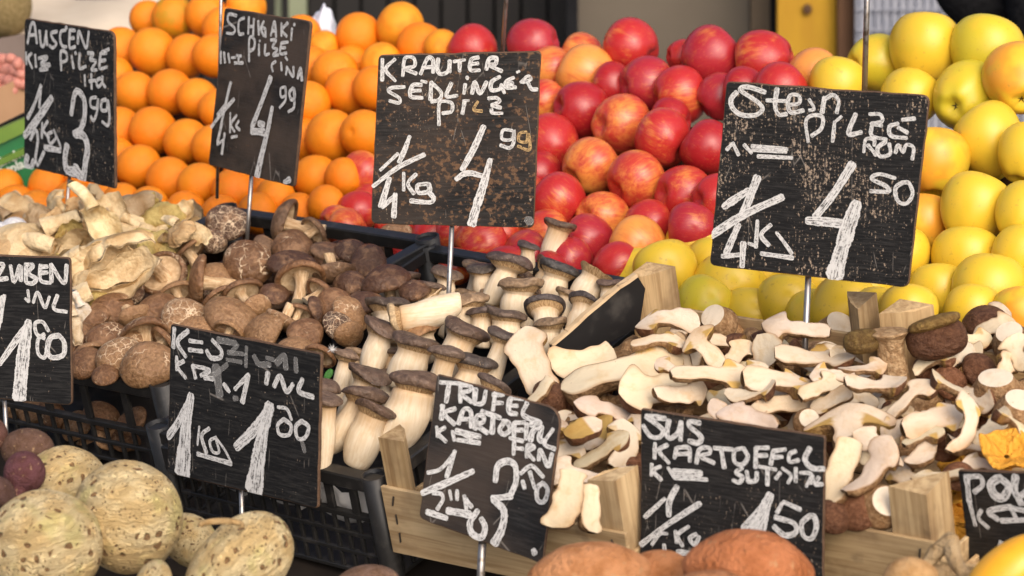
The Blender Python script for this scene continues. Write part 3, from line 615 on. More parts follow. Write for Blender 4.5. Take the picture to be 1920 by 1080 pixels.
def apple(kind, x, y, r, P, R0, axis, color, alpha=.5, stem=False, calyx=False, i=0):
    V, F = apple_mesh(kind, 100+i+(0 if kind == 'r' else 500))
    nm, mt = ('red_apple', 'red') if kind == 'r' else ('yellow_apple', 'yellow')
    M = frame(P, cam2w(axis), rng.uniform(0, 6.28), R0)
    o = mesh(nm, V, F, MT[mt], None, M); o.color = tuple(color)+(alpha,)
    zt = V[:44, 2].mean(); zb = V[-44:, 2].mean()
    if stem:
        mb = MB(); mb.tube((0, 0, zt-.02), (.05, .02, zt+.25), .035, 8); mb.tube((.05, .02, zt+.25), (.13, .03, zt+.48), .035, 8, r2=.055); mb.build('stem', MT['calyx'], o, I4, True)
    if calyx:
        mb = MB()
        for k in range(5):
            a = k*1.2566; mb.add([(.03*math.cos(a+1.57), .03*math.sin(a+1.57), zb-.012), (.03*math.cos(a-1.57), .03*math.sin(a-1.57), zb-.012), (.14*math.cos(a), .14*math.sin(a), zb-.075), (.05*math.cos(a), .05*math.sin(a), zb-.03)], [(0, 1, 3), (1, 2, 3), (2, 0, 3)])
        mb.build('calyx', MT['calyx'], o, I4, True)
    return o
# (x, y, r, tone)  tone: d deep crimson, r red, o orange-flushed, p purplish, y yellow-streaked
RA = [(887,95,45,'r'),(1000,86,47,'p'),(1090,107,43,'o'),(1183,88,52,'r'),(1099,138,52,'y'),(1030,132,42,'o'),(1020,190,40,'o'),(1212,160,50,'p'),(1090,207,53,'d'),(1163,234,54,'o'),(1034,270,52,'r'),(1243,260,54,'r'),(1107,313,53,'o'),(1193,338,54,'o'),(1283,365,53,'r'),(1045,378,51,'r'),(680,330,42,'o'),(1280,105,30,'r'),(1333,107,53,'p'),(1433,114,55,'r'),(1526,138,48,'y'),(1275,178,51,'r'),(1352,182,43,'p'),(1463,168,48,'r'),(1328,278,50,'d'),(1130,410,47,'o'),(1213,424,48,'r'),(1022,442,48,'o'),(1103,452,49,'p'),(1195,460,53,'y'),(903,462,53,'r'),(990,480,46,'p'),(1070,492,44,'p'),(1157,499,43,'r'),(1298,428,46,'p'),(860,440,46,'r'),(935,440,40,'o'),(812,450,42,'r'),(762,488,42,'r'),(702,478,42,'o'),(748,520,38,'o'),(667,398,38,'r'),(650,432,38,'o'),(694,385,38,'r'),(855,500,34,'o'),(630,415,30,'o'),(1010,330,45,'d'),(985,372,42,'r'),(1345,375,46,'r'),(905,420,42,'r'),(975,418,42,'r'),(740,440,40,'r'),(1245,495,40,'r'),(945,505,40,'r'),(1030,510,36,'d'),(1395,170,42,'d'),(1258,225,40,'d'),(1150,160,40,'d')]
TONE = {'d': ((.36, .014, .018), .2), 'r': ((.45, .022, .022), .36), 'o': ((.50, .04, .026), .54), 'p': ((.38, .02, .03), .28), 'y': ((.54, .10, .035), .86)}
WORD = {'d': 'deep crimson apple', 'r': 'red apple', 'o': 'orange-flushed red apple', 'p': 'purplish red apple', 'y': 'yellow-streaked red apple'}
pos, rad = fruit_layout(RA)
for i, ((x, y, r, tn), P, R0) in enumerate(zip(RA, pos, rad)):
    a = rng.uniform(-1, 1, 3); ax = np.array([(1 if a[0] > 0 else -1)*(.65+.35*abs(a[0])), .45*a[1]+.25, -.32+.22*a[2]])
    o = apple('r', x, y, r, P, R0*1.12, ax, TONE[tn][0], TONE[tn][1]+rng.uniform(-.06, .06), stem=i in (21,), i=i)
    tag(o, None, 'apple', 'red apples heaped on the sloping display')
    zone = 'under the KRAUTER sign' if (x < 1010 and y > 395) else 'beside the KRAUTER sign' if x < 1130 else 'left of the Stein sign'
    if y < 150: zone = 'in the top row'
    reg(o, WORD[tn], zone, (x, y), 'apple')
# (x, y, r, axis, tone)
YA = [(1645,120,50,(.9,.2,-.45),'g'),(1735,92,63,(.12,1,.05),'w'),(1847,98,66,(.3,.8,.3),'g'),(1570,163,54,(.1,.8,.6),'w'),(1707,184,50,(.2,.7,.6),'w'),(1812,182,64,(.42,.35,-.8),'g'),(1912,150,62,(.1,.75,-.6),'o'),(1858,268,67,(-.3,.9,.2),'w'),(1752,305,62,(.1,.9,.3),'o'),(1925,290,55,(.3,.7,.4),'w'),(1300,467,54,(.2,.7,.6),'w'),(1252,512,55,(-.2,.8,.5),'w'),(1196,524,38,(.3,.8,.4),'w'),(1827,393,63,(.2,.95,.1),'w'),(1732,420,57,(.2,.8,.4),'o'),(1922,400,54,(.3,.8,.3),'w'),(1810,492,62,(.25,.75,.55),'w'),(1913,478,48,(.3,.7,.5),'w'),(1856,548,68,(.1,.85,.5),'w'),(1758,548,52,(.1,.8,.5),'w'),(1822,592,48,(.1,.8,.5),'w'),(1364,550,67,(.3,.75,.5),'w'),(1430,518,60,(.1,.8,.5),'w'),(1477,572,56,(.1,.75,.6),'w'),(1530,532,52,(.1,.8,.5),'w'),(1584,582,63,(.2,.75,.6),'w'),(1620,548,52,(.2,.8,.5),'w'),(1407,592,44,(.1,.8,.5),'w'),(1318,578,42,(.1,.8,.5),'g'),(1650,598,44,(.1,.8,.5),'w'),(1915,592,32,(.1,.8,.5),'o'),(1530,600,46,(.1,.8,.5),'w'),(1690,480,52,(.1,.8,.5),'w'),(1340,500,44,(.1,.8,.5),'w'),(1700,590,46,(.1,.8,.5),'w')]
YT = {'w': (.74, .49, .035), 'g': (.60, .48, .03), 'o': (.78, .34, .03)}
YW = {'w': 'yellow apple', 'g': 'greenish yellow apple', 'o': 'orange-blushed yellow apple'}
YA = [(x, y, max(r, 53), ax, tn) for x, y, r, ax, tn in YA]
pos, rad = fruit_layout(YA, .02)
for i, ((x, y, r, ax, tn), P, R0) in enumerate(zip(YA, pos, rad)):
    ax = np.array(ax)+rng.normal(0, .08, 3)
    if ax[2] > 0: ax = np.array([ax[0]*1.5, ax[1], -.28+.1*ax[2]])
    o = apple('y', x, y, r, P, R0*1.09, ax, YT[tn], 1, calyx=i in (0, 5, 6, 20), stem=False, i=i)
    tag(o, None, 'apple', 'yellow apples heaped on the sloping display')
    zone = 'under the Stein sign' if x < 1680 and y > 440 else 'right of the Stein sign' if y > 250 else 'behind the Stein sign'
    if i == 1: zone = 'behind the Stein sign'
    reg(o, ('upright '+YW[tn]) if i == 1 else YW[tn], zone, (x, y), 'yapple')

# sloping board the fruit rests on
A0 = FA-FM*.055
root = empty('display_board', frame_xz(A0, SW, FM), 'dark sloping display board carrying the oranges and apples', 'display board')
mb = MB(); mb.prism([(-1.32, -.02), (1.35, -.02), (1.4, .50), (.80, .49), (-.98, .36), (-.98, .05), (-1.40, .01)], -.02, 0); mb.build('board_panel', MT['display_dark'], root, I4)
mb = MB(); mb.box(-1.25, 1.35, -.045, -.0205, -.03, .025); mb.build('front_lip', MT['display_dark'], root, I4)
mb = MB(); mb.box(1.2, 1.26, .40, .45, -1.0, -.021); mb.build('trestle', MT['display_dark'], root, I4); mb = MB(); mb.box(-.9, -.84, .32, .37, -1.0, -.021); mb.build('trestle', MT['display_dark'], root, I4)

# ---------------------------------------------------------------- crates
def crate_frame(u, v, n, yaw=0.0):
    W2 = SW*math.cos(yaw)+SD*math.sin(yaw); return frame_xz(stall(u, v, n), W2, SN)
def plastic_crate(label, u, v, w, d, h, yaw=0.0, slots=.062, hi=.075, n=0.0, sleeve=False, skew=0.0):
    root = empty('plastic_crate', crate_frame(u, v, n, yaw), label, 'crate', 'black plastic crates')
    P = MT['plastic']; t = .006
    mb = MB(); o = .012
    mb.box(-o, w+o, -o, .010, -.020, 0, 0, .002); mb.box(-o, w+o, d-.010, d+o, -.020, 0, 0, .002)
    mb.box(-o, .010, .0101, d-.0101, -.020, -.0005, 0, .002); mb.box(w-.010, w+o, .0101, d-.0101, -.020, -.0005, 0, .002)
    mb.build('rim', P, root, I4)
    for cx, cy in ((0, 0), (w, 0), (0, d), (w, d)):
        mb = MB(); seg = 20; R = .017
        a = np.linspace(0, 2*math.pi, seg, endpoint=False); ring = lambda r, z: [(cx+r*math.cos(q), cy+r*math.sin(q), z) for q in a]
        V = ring(R*.86, -h)+ring(R, .004)+ring(R*.84, .004)+ring(R*.80, -.05); mb.add(V, grid_faces(4, seg)+[tuple(range(seg-1, -1, -1)), tuple(range(3*seg, 4*seg))][1:])
        mb.build('corner_post', P, root, I4, True)
    def wall(name, L, horiz, c0):
        mb = MB()
        def bx(a0, a1, z0, z1, tk=t):
            if horiz: mb.box(a0, a1, c0-tk/2, c0+tk/2, z0, z1, 0, .0008)
            else: mb.box(c0-tk/2, c0+tk/2, a0, a1, z0, z1, 0, .0008)
        k = max(2, int(round(L/slots)))
        for i in range(1, k): bx(i*L/k-.006, i*L/k+.006, -hi, -.0205, t)
        bx(.018, L-.018, -hi-.008, -hi, t+.004)
        k2 = k*(3 if slots > .07 else 2); z = -hi-.008
        rows = max(1, int(round((h+z-.004)/.026))); dz = (h+z-.004)/rows
        for r in range(rows):
            z1 = z-r*dz
            for i in range(1, k2): bx(i*L/k2-.0028, i*L/k2+.0028, z1-dz+.006, z1-.0003, t-.001)
            bx(.018, L-.018, z1-dz, z1-dz+.006, t)
        mb.build(name, P, root, I4)
    wall('front_wall', w, True, 0); wall('back_wall', w, True, d); wall('side_wall', d, False, 0); wall('side_wall', d, False, w)
    mb = MB(); mb.box(.004, w-.004, .004, d-.004, -h, -h+.006); mb.build('base', P, root, I4)
    if sleeve:
        mb = MB(); mb.box(w*.0+.0225, .058, -.026, -.0125, -.05, -.012, 0, .002); mb.build('clip_socket', P, root, I4)
    for ch in root.children_recursive:
        for vv in ch.data.vertices: vv.co.x += vv.co.y*skew
    return root
plastic_crate('black lattice crate of shiitake mushrooms beside the ZUBEN sign', -.445, .072, .39, .505, .15, math.radians(2.0), .075, .080, n=.008, skew=.19)
plastic_crate('black lattice crate of king oyster mushrooms behind the K-SELERI sign', .012, .0, .375, .585, .16, 0, .042, .062, sleeve=True, skew=.02)
plastic_crate('black plastic crate of pale oyster mushrooms at the far left', -.88, -.10, .40, .53, .15, 0, .060, .072)

WOODC = [(1, 1, 1), (1.08, 1.02, .95), (.86, .84, .8), (1.0, .95, .88), (.80, .76, .70)]
def wood_crate(label, u, v, w, d, h, n=0.0, posth=.072, yaw=0.0, pw=.036, tone=0, skip=(), skew=0.0):
    root = empty('wooden_crate', crate_frame(u, v, n, yaw), label, 'crate', 'pale wooden produce crates')
    t = .0055; k = tone
    def wc(o):
        nonlocal k
        o.color = WOODC[k % len(WOODC)]+(1,); k += 1; return o
    for nm, y0 in (('front_board', -t), ('back_board', d)):
        mb = MB(); mb.box(-t, w+t, y0, y0+t, -h, 0, 0, .0008); b = wc(mb.build(nm, MT['wood_x'], root, I4))
        for sx in (.012, w-.012):
            for q, zz in enumerate((-.018, -.045, -.072)):
                if zz < -h+.01: continue
                a = rng.uniform(-.5, .5); s = MB(); yy = y0-.0012 if y0 < 0 else y0+t+.0012
                s.tube((sx-.006*math.sin(a), yy, zz-.007), (sx+.006*math.sin(a), yy, zz+.007), .0011, 6); s.build('staple', MT['staple'], b, I4)
    for x0 in (-t, w):
        mb = MB(); mb.box(x0, x0+t, .0003, d-.0003, -h*.8, -.032, 0, .0008); o = wc(mb.build('side_board', MT['wood_x'], root, Matrix.Identity(4)))
    for i, (cx, cy, sx, sy) in enumerate(((.0004, .0004, 1, 1), (w-.0004, .0004, -1, 1), (.0004, d-.0004, 1, -1), (w-.0004, d-.0004, -1, -1))):
        if i in skip: continue
        p2 = pw*rng.uniform(.94, 1.08)
        poly = [(cx, cy), (cx+sx*p2, cy), (cx+sx*p2*.72, cy+sy*p2*.42), (cx+sx*p2*.42, cy+sy*p2*.72), (cx, cy+sy*p2)]
        if sx*sy < 0: poly = poly[::-1]
        mb = MB(); zt = posth*rng.uniform(.93, 1.05); mb.prism(poly, -h+.002, zt)
        o = wc(mb.build('corner_post', MT['wood_z'], root, I4))
        # sawn, slightly ragged top
        for vv in o.data.vertices:
            if vv.co.z > 0: vv.co.z += rng.normal(0, .0018)
    mb = MB()
    for i in range(5): mb.box(-t, w+t, d*i/5+.004, d*(i+1)/5-.004, -h-.005, -h-.0003, 0, .0006)
    wc(mb.build('base_slats', MT['wood_x'], root, I4))
    for ch in root.children_recursive:
        for vv in ch.data.vertices: vv.co.x += vv.co.y*skew
    return root
wood_crate('pale wooden crate of halved porcini behind the TRUFEL sign', .415, -.010, .352, .54, .098, 0, .070, math.radians(3), .042, skew=.145)
wood_crate('weathered wooden crate of porcini pieces behind the SUS sign', .814, .112, .305, .44, .098, .0, .064, math.radians(3), .050, 2, skew=.13)
wood_crate('wooden crate of chanterelles behind the POR sign', 1.138, .125, .34, .44, .10, -.02, .02, math.radians(3), .035, 4, skip=(0,), skew=.13)

# black cardboard liner with torn edge in the king oyster crate
def on_u(x, y, u):
    P, t = on_plane(x, y, LB, LN); q = P-LB; return q @ LE, q @ SN
LB = stall(.432, .327, 0); LE = SW*.049+SD*.148; LE /= np.linalg.norm(LE); LN = np.cross(LE, SN); uL = 0
poly = [on_u(*p, uL) for p in ((1030, 648), (1062, 622), (1096, 590), (1130, 562), (1158, 538), (1192, 516), (1207, 540), (1196, 612), (1120, 652), (1046, 690))]
n = len(poly); V = [(.0, a, b) for a, b in poly]+[(.0035, a, b) for a, b in poly]
root = empty('cardboard_liner', frame_xz(LB, LN, SN), 'black cardboard liner with torn pale edge between king oysters and porcini', 'cardboard')
mb = MB(); mb.add(V, [tuple(range(n-1, -1, -1)), tuple(range(n, 2*n))]+[(i, (i+1) % n, n+(i+1) % n, n+i) for i in range(n)]); mb.build('sheet', MT['card'], root, I4)
mb = MB()
tp = [on_u(*p, uL) for p in ((1032, 647), (1045, 636), (1062, 622), (1080, 606), (1096, 590), (1112, 577), (1130, 562), (1146, 548), (1158, 538), (1176, 527), (1191, 516))]
for (a, b), (c, d) in zip(tp[:-1], tp[1:]):
    j = rng.uniform(.001, .004, 2); mb.add([(-.003, a, b-.001), (.0065, a, b-.001), (.0065, c, d-.001), (-.003, c, d-.001), (-.004, a, b+j[0]), (.0042, a, b+j[1]), (.0042, c, d+j[0]), (-.004, c, d+j[1])], [(0, 1, 5, 4), (1, 2, 6, 5), (2, 3, 7, 6), (3, 0, 4, 7), (4, 5, 6, 7), (3, 2, 1, 0)])
mb.build('torn_edge', MT['torn'], root, I4)
# paper lining in king oyster crate
V = []; nx, ny = 24, 5
for j in range(ny):
    for i in range(nx):
        x = .03+i*.325/(nx-1); z = -.085+j*.012; V.append((x, .012+.006*math.sin(i*1.7+j)+.008*rng.uniform(), z+.01*math.sin(i*.9)))
o = mesh('paper_sheet', V, grid_faces(ny, nx, False), MT['paper'], None, crate_frame(.012, .0, 0)); tag(o, 'crumpled white paper lining the king oyster crate', 'paper')
so = o.modifiers.new('t', 'SOLIDIFY'); so.thickness = .001

# ---------------------------------------------------------------- shiitake
def lathe(prof, nseg, fn=None, uvs=False):
    prof = np.array(prof, float); ph = np.linspace(0, 2*math.pi, nseg, endpoint=False)
    P = np.stack([prof[:, :1]*np.cos(ph), prof[:, :1]*np.sin(ph), prof[:, 1:2]*np.ones_like(ph)[None]], -1).reshape(-1, 3)
    return P, grid_faces(len(prof), nseg)
def cr_prof(p, n=6):
    return smooth_path(p, n)
def shiitake_parts(r, flat=1.0, stemlen=.95, curl=1.0):
    hgt = r.uniform(.38, .55)*flat
    cap = cr_prof([(0.002, hgt), (.3, hgt*.95), (.62, hgt*.72), (.86, hgt*.35), (.985, 0), (1.0, -.12*curl), (.94, -.21*curl), (.84, -.20*curl), (.78, -.12*curl)], 5)
    gil = cr_prof([(.79, -.13*curl), (.6, .04), (.35, .08), (.17, .05)], 4)
    stm = cr_prof([(.34, .08), (.27, -.08), (.245, -.4), (.26, -.7*stemlen), (.25, -stemlen)], 4)
    nz, nz2 = Nz(1.4, r=r), Nz(3.5, r=r); e = r.uniform(.84, 1.0); bx, by = r.uniform(-.22, .22, 2); lob = r.uniform(0, 6.28, 3); la = r.uniform(.03, .09)
    def df(P, amp=1.0, sub=False):
        P = P.copy(); rho = np.hypot(P[:, 0], P[:, 1]); phi = np.arctan2(P[:, 1], P[:, 0])
        k = 1+la*rho*np.cos(2*phi+lob[0])+la*.7*rho*np.cos(3*phi+lob[1])
        P[:, :2] *= k[:, None]; P[:, 2] += (nz(P)*.11+nz2(P)*.025)*np.clip(rho, .15, 1)*amp
        P[:, 1] *= e; return P
    c, cf = lathe(cap, 44); g, gf = lathe(gil, 44); s, sf = lathe(stm, 16)
    c, g = df(c), df(g)
    zz = s[:, 2]; s = s+(nz2(s*1.5)*.02)[:, None]*np.array([1, 1, 0]); s[:, 0] += bx*zz**2; s[:, 1] += by*zz**2; s[:, 1] *= e
    # cut end
    end = s[-16:]; ec = end.mean(0); ev = np.vstack([end, ec+np.array([0, 0, -.015])]); ef = [(i, 16, (i+1) % 16) for i in range(16)]
    return (c, cf), (g, gf), (s, sf), (ev, ef)
SHC = {'b': (.215, .108, .048), 'd': (.115, .056, .03), 'l': (.35, .20, .095), 'g': (.18, .105, .058)}
def shiitake(x, y, r, ax, tone='b', crack=.1, flat=1.0, stemlen=.9, desc='brown shiitake', dz=0.0, n=.015, seed=0, zone=None, spin=None):
    rr = np.random.default_rng(900+seed)
    P, t = on_stall(x, y, n); P = P-dz*ray(x, y); R0 = 1.15*r*t/FPX
    ax = np.array(ax, float); M = frame(P, cam2w(ax), rr.uniform(0, 6.28) if spin is None else spin, R0)
    root = empty('shiitake_mushroom', M, None, 'mushroom', 'shiitake mushrooms in the black crate')
    (c, cf), (g, gf), (s, sf), (ev, ef) = shiitake_parts(rr, flat, stemlen)
    o = mesh('cap', c, cf, MT['shi_cap'], root, I4); j = rr.uniform(.85, 1.15); o.color = tuple(np.array(SHC[tone])*j)+(crack,)
    mesh('gills', g, gf, MT['gill'], root, I4)
    st = mesh('stem', s, sf, MT['shi_stem'], root, I4); mesh('cut_end', ev, ef, MT['cut'], st, I4)
    if desc: reg(root, desc, zone or 'in the shiitake crate', (x, y), 'shiitake')
    return root
U = (0, .62, .78)
SHI = [  # x, y, r, axis, tone, crack, flat, stemlen, desc
 (425,416,36,(-.1,.5,.85),'d',1.0,1,.8,'dark heavily cracked shiitake'),(362,443,32,(-.3,.85,.3),'b',.1,.6,.7,'flat brown shiitake'),(403,452,22,(.5,.2,.8),'d',.9,1,.6,'small cracked shiitake'),
 (463,494,44,(-.1,.35,.93),'b',.55,1.15,.8,'star-cracked domed shiitake'),(536,420,42,(-.85,.25,-.1),'g',.05,1,1.5,'shiitake lying sideways with long stem'),(550,460,38,(.1,.8,.6),'b',.3,1,.8,'brown shiitake'),
 (547,490,42,(.1,.9,.35),'d',.05,.8,.8,'dark smooth shiitake'),(617,470,32,(.2,.85,.3),'g',.05,.6,.7,'flat grey-brown shiitake'),(625,512,38,(.1,-.75,.15),'g',.1,1,.85,'upturned shiitake'),
 (565,520,46,(-.06,.78,-.5),'b',.05,.85,1.15,'shiitake showing thick cut stem'),(498,464,24,(.3,.6,.7),'g',.05,1,.6,'small grey-brown shiitake'),(306,517,44,(.35,-.45,-.72),'b',.25,.8,.95,'upturned shiitake with pale hollow'),
 (239,546,29,(-.2,.3,.9),'d',.85,1,.6,'dark cracked shiitake'),(352,470,36,(-.5,.6,-.2),'b',.1,.8,.8,'curled shiitake'),(372,528,46,(-.92,.1,.05),'b',.35,.9,1.3,'shiitake on edge with stem right'),
 (292,478,24,(-.2,.6,.7),'d',.05,1,.6,'small dark shiitake'),(452,552,38,(-.35,.6,-.6),'b',.1,.8,1.2,'shiitake showing tan gills'),(297,577,36,(0,.8,.55),'b',.05,1.1,.7,'smooth brown shiitake'),
 (346,592,43,(.1,.65,.7),'l',.95,1.1,.7,'light mottled shiitake'),(433,592,48,(.1,.75,.6),'l',.05,.8,.7,'smooth light brown shiitake'),(213,575,34,(.1,.6,.7),'b',.3,1,.7,'brown shiitake'),
 (273,622,42,(-.1,.72,-.45),'b',.4,1,1.1,'shiitake showing round cut stem'),(573,627,33,(.2,.5,.8),'b',.1,1.1,.7,'round brown shiitake'),(493,620,38,(-.4,.5,.7),'l',.05,.9,.7,'wrinkled light shiitake'),
 (530,603,32,(-.4,-.7,.3),'l',.5,.9,1.0,'stem-up cracked shiitake'),(597,582,27,(.85,.2,.3),'d',.1,1,.6,'dark shiitake on edge'),(633,573,34,(.1,.5,.8),'b',.05,1,.7,'brown shiitake'),
 (634,608,26,(.2,.4,.85),'d',1.0,1,.6,'dark striped shiitake'),(515,550,26,(.2,.8,.5),'d',.05,1,.6,'dark smooth shiitake'),(220,668,40,(0,.6,.75),'l',.8,1.1,.7,'light cracked shiitake'),
 (278,683,45,(.05,.5,.85),'l',.35,1.1,.7,'large light cracked shiitake'),(158,680,32,(-.3,.5,.75),'b',.1,1,.7,'dark brown shiitake'),(150,630,30,(.1,.6,.7),'b',.2,1,.7,'brown shiitake'),(202,635,36,(.2,.6,.75),'b',.55,1,.7,'veined brown shiitake'),
 (367,618,34,(-.1,.7,.6),'l',.2,.8,.7,'light brown shiitake'),(430,622,32,(.3,.6,-.4),'l',.1,.7,.9,'tan upturned shiitake'),(197,703,24,(0,.7,.6),'b',.1,1,.6,'brown shiitake'),(168,660,28,(-.2,.7,.5),'l',.2,1,.7,'light brown shiitake'),
 (690,489,34,(-.1,.6,.75),'d',.05,1.1,.7,'dark round shiitake'),(724,522,43,(-.25,.85,.35),'d',.0,1.0,1.5,'large dark tilted shiitake'),(777,545,28,(-.2,.7,.5),'d',.05,1,.6,'dark shiitake'),(682,566,36,(-.1,.85,.4),'d',.1,.8,.8,'dark flat shiitake'),
 (660,588,34,(.4,.5,.7),'l',.5,1,.7,'light torn shiitake'),(655,628,28,(.3,-.5,.5),'l',.1,.9,.9,'tan upturned shiitake'),(660,470,28,(.2,.7,.6),'d',.05,1,.7,'dark shiitake'),(590,432,28,(.3,.7,.5),'g',.05,.9,.7,'grey-brown shiitake'),
 (410,515,32,(.3,.7,.5),'l',.1,.9,.9,'light brown shiitake'),(330,545,30,(-.2,.8,.4),'l',.1,.8,.9,'tan shiitake'),(255,595,28,(.4,-.5,.5),'l',.2,.9,1.2,'stem-up tan shiitake'),(410,560,30,(-.3,.8,.2),'b',.1,.9,.9,'brown shiitake'),
 (180,590,28,(-.2,.7,.6),'b',.3,1,.7,'small brown shiitake'),(310,640,30,(.3,.6,.6),'b',.3,1,.7,'brown shiitake'),(240,645,30,(-.3,.5,.7),'l',.6,1,.7,'light cracked shiitake'),(605,545,30,(.2,.6,.7),'b',.1,1,.7,'brown shiitake'),
 (655,530,30,(-.2,.7,.6),'d',.1,1,.7,'dark shiitake'),(480,580,28,(.2,-.5,.6),'l',.3,1,.9,'upturned light shiitake'),(120,660,30,(.2,.6,.7),'b',.3,1,.7,'brown shiitake'),(560,585,26,(0,.7,.6),'b',.2,1,.7,'small brown shiitake'),(550,655,34,(0,.7,.6),'l',.1,1,.7,'light brown shiitake'),(600,665,30,(0,.7,.6),'b',.1,1,.7,'brown shiitake'),(470,660,34,(0,.7,.6),'b',.1,1,.7,'brown shiitake'),(390,660,34,(0,.7,.6),'b',.1,1,.7,'brown shiitake')]
for i, (x, y, r, ax, tn, ck, fl, sl, ds) in enumerate(SHI):
    if i % 2 and ds in ('brown shiitake', 'light brown shiitake', 'small brown shiitake', 'dark shiitake', 'tan shiitake', 'grey-brown shiitake') and r < 37: ax = (ax[0]*2+.2, .62, -.42); sl = 1.15; fl = .8; ds = ds.replace('shiitake', 'shiitake showing gills')
    zone = 'left of the SCHMAKI stake' if x < 465 and y < 560 else 'right of the SCHMAKI stake' if y < 560 else 'above the K-SELERI sign' if x > 318 else 'right of the ZUBEN sign'
    shiitake(x, y, r, ax, tn, ck, fl, sl, ds, dz=.02 if r > 38 else .0, n=.02, seed=i, zone=zone)
# those seen through the crate's front slots
for i, (x, y, r) in enumerate([(62,770,28),(100,778,32),(142,797,30),(190,780,34),(207,812,34),(247,790,28),(20,760,28),(235,826,26),(170,840,26)]):
    P = stall(-.40+i*.0, 0, 0)
    A = stall(0, .108, 0); Q, t = on_plane(x, y, A, SD)
    root = shiitake(x, y, r, (rng.uniform(-.6, .6), .5, .6), 'lb'[i % 2], .3, 1, .7, None, seed=300+i)
    M = root.matrix_world.copy(); M.translation = Vector(Q); root.matrix_world = M
    reg(root, 'shiitake', 'behind the slots below the ZUBEN sign', (x, y), 'slotshi')
# mushrooms lower in the heap, showing only in the gaps
FILL = []
for i in range(58):
    x = rng.uniform(130, 800); y = rng.uniform(440, 700)
    if y > 740-.45*(x-250) and x > 420: y = rng.uniform(440, 560)
    r = shiitake(x, y, rng.uniform(27, 36), (rng.uniform(-.7, .7), rng.uniform(.2, .9), rng.uniform(.2, .9)), 'bdlg'[i % 4], rng.uniform(0, .5), 1, .7, None, n=-.045, seed=400+i)
    r['label'] = 'shiitake lying deep in the heap, mostly covered by other shiitake'; r['group'] = 'shiitake half buried in the crate'

# ---------------------------------------------------------------- oyster mushrooms
def oyster(x, y, L, ang, nrm, color, desc, wide=1.0, droop=.3, stemw=.22, n=.0, dz=0.0, seed=0):
    rr = np.random.default_rng(2000+seed); P, t = on_stall(x, y, n); P = P-dz*ray(x, y); S = L*t/FPX
    a = math.radians(ang); xd = cam2w((math.cos(a), math.sin(a), 0)); M = frame_xz(P, xd, cam2w(nrm), S)
    root = empty('oyster_mushroom', M, None, 'mushroom', 'oyster mushrooms in the black crate')
    nu, nv = 18, 72; u = np.linspace(.001, 1, nu)[:, None]; v = np.linspace(0, 2*math.pi, nv, endpoint=False)[None]
    lob = rr.uniform(0, 6.28, 6); el = rr.uniform(.5, .8)*wide
    R = u*(.62+.05*np.cos(2*v+lob[0])*u+.045*np.cos(3*v+lob[1])*u+.035*np.cos(5*v+lob[2])*u+.03*np.cos(9*v+lob[5])*u**3)
    X = R*np.cos(v)*(1+.12*np.cos(v)); Yy = R*np.sin(v)*el*(1+.25*np.cos(v))
    Z = .20-.30*droop*2*u**2.6-.10*np.clip(u-.82, 0, 1)*6*u+.05*u**2*np.cos(2*v+lob[3])+.05*u**3*np.cos(4*v+lob[4])+.035*u**5*np.cos(9*v+lob[1])+.03*u**7*np.cos(14*v+lob[0]); Z = Z*(1 if rr.uniform() < .62 else -.8)-.30*np.exp(-((X+.5)**2/.03+Yy**2/.05))+.10*X
    top = np.stack([X, Yy, Z], -1).reshape(-1, 3); top += Nz(3.2, r=rr)(top)[:, None]*np.array([.01, .01, .03])
    th_ = (.018+.11*np.clip(1-u, 0, 1)**.8)*np.ones_like(v); bot = top-np.c_[np.zeros((nu*nv, 2)), th_.ravel()]; bot[-nv:, :2] *= .985
    b = nu*nv; F = grid_faces(nu, nv); F2 = [tuple(q+b for q in f[::-1]) for f in F]
    F3 = [((nu-1)*nv+i, b+(nu-1)*nv+i, b+(nu-1)*nv+(i+1) % nv, (nu-1)*nv+(i+1) % nv) for i in range(nv)]
    uu = (u*np.ones_like(v)).ravel(); cc = (1.0+.10*np.clip(uu-.8, 0, 1)*5-.06*np.sin(uu*3))[:, None]*np.array([1, .985, .96])
    o = mesh('cap', np.vstack([top, bot]), F+F2+F3, MT['oyster'], root, I4, col=np.vstack([cc, cc*np.array([1.05, 1.03, 1.0])])); o.color = tuple(color)+(1,)
    # stem
    k = 9; tt = np.linspace(0, 1, k); pth = np.c_[-.38-.55*tt, .12*rr.uniform(-1, 1)*tt**2, .03-.22*tt*tt]
    ph = np.linspace(0, 2*math.pi, 14, endpoint=False); rad_ = stemw*.72*(1-.3*tt)*(1+.12*np.sin(tt*6+lob[0]))
    V = [(p[0], p[1]+q*math.cos(f), p[2]+q*math.sin(f)*.8) for p, q in zip(pth, rad_) for f in ph]+[tuple(pth[-1]-np.array([.07, 0, .02]))]
    F = grid_faces(k, 14)+[((k-1)*14+(i+1) % 14, (k-1)*14+i, k*14) for i in range(14)]
    s = mesh('stem', V, [f[::-1] for f in F], MT['oyster'], root, I4, col=np.ones((len(V), 3))*1.05); s.color = tuple(color)+(1,)
    if desc: reg(root, desc, 'in the oyster mushroom crate', (x, y), 'oyster')
    return root
CRM, TAN, GRY, YLW = (.64, .50, .30), (.47, .32, .165), (.36, .275, .175), (.47, .36, .13)
up = (0, .45, .85)
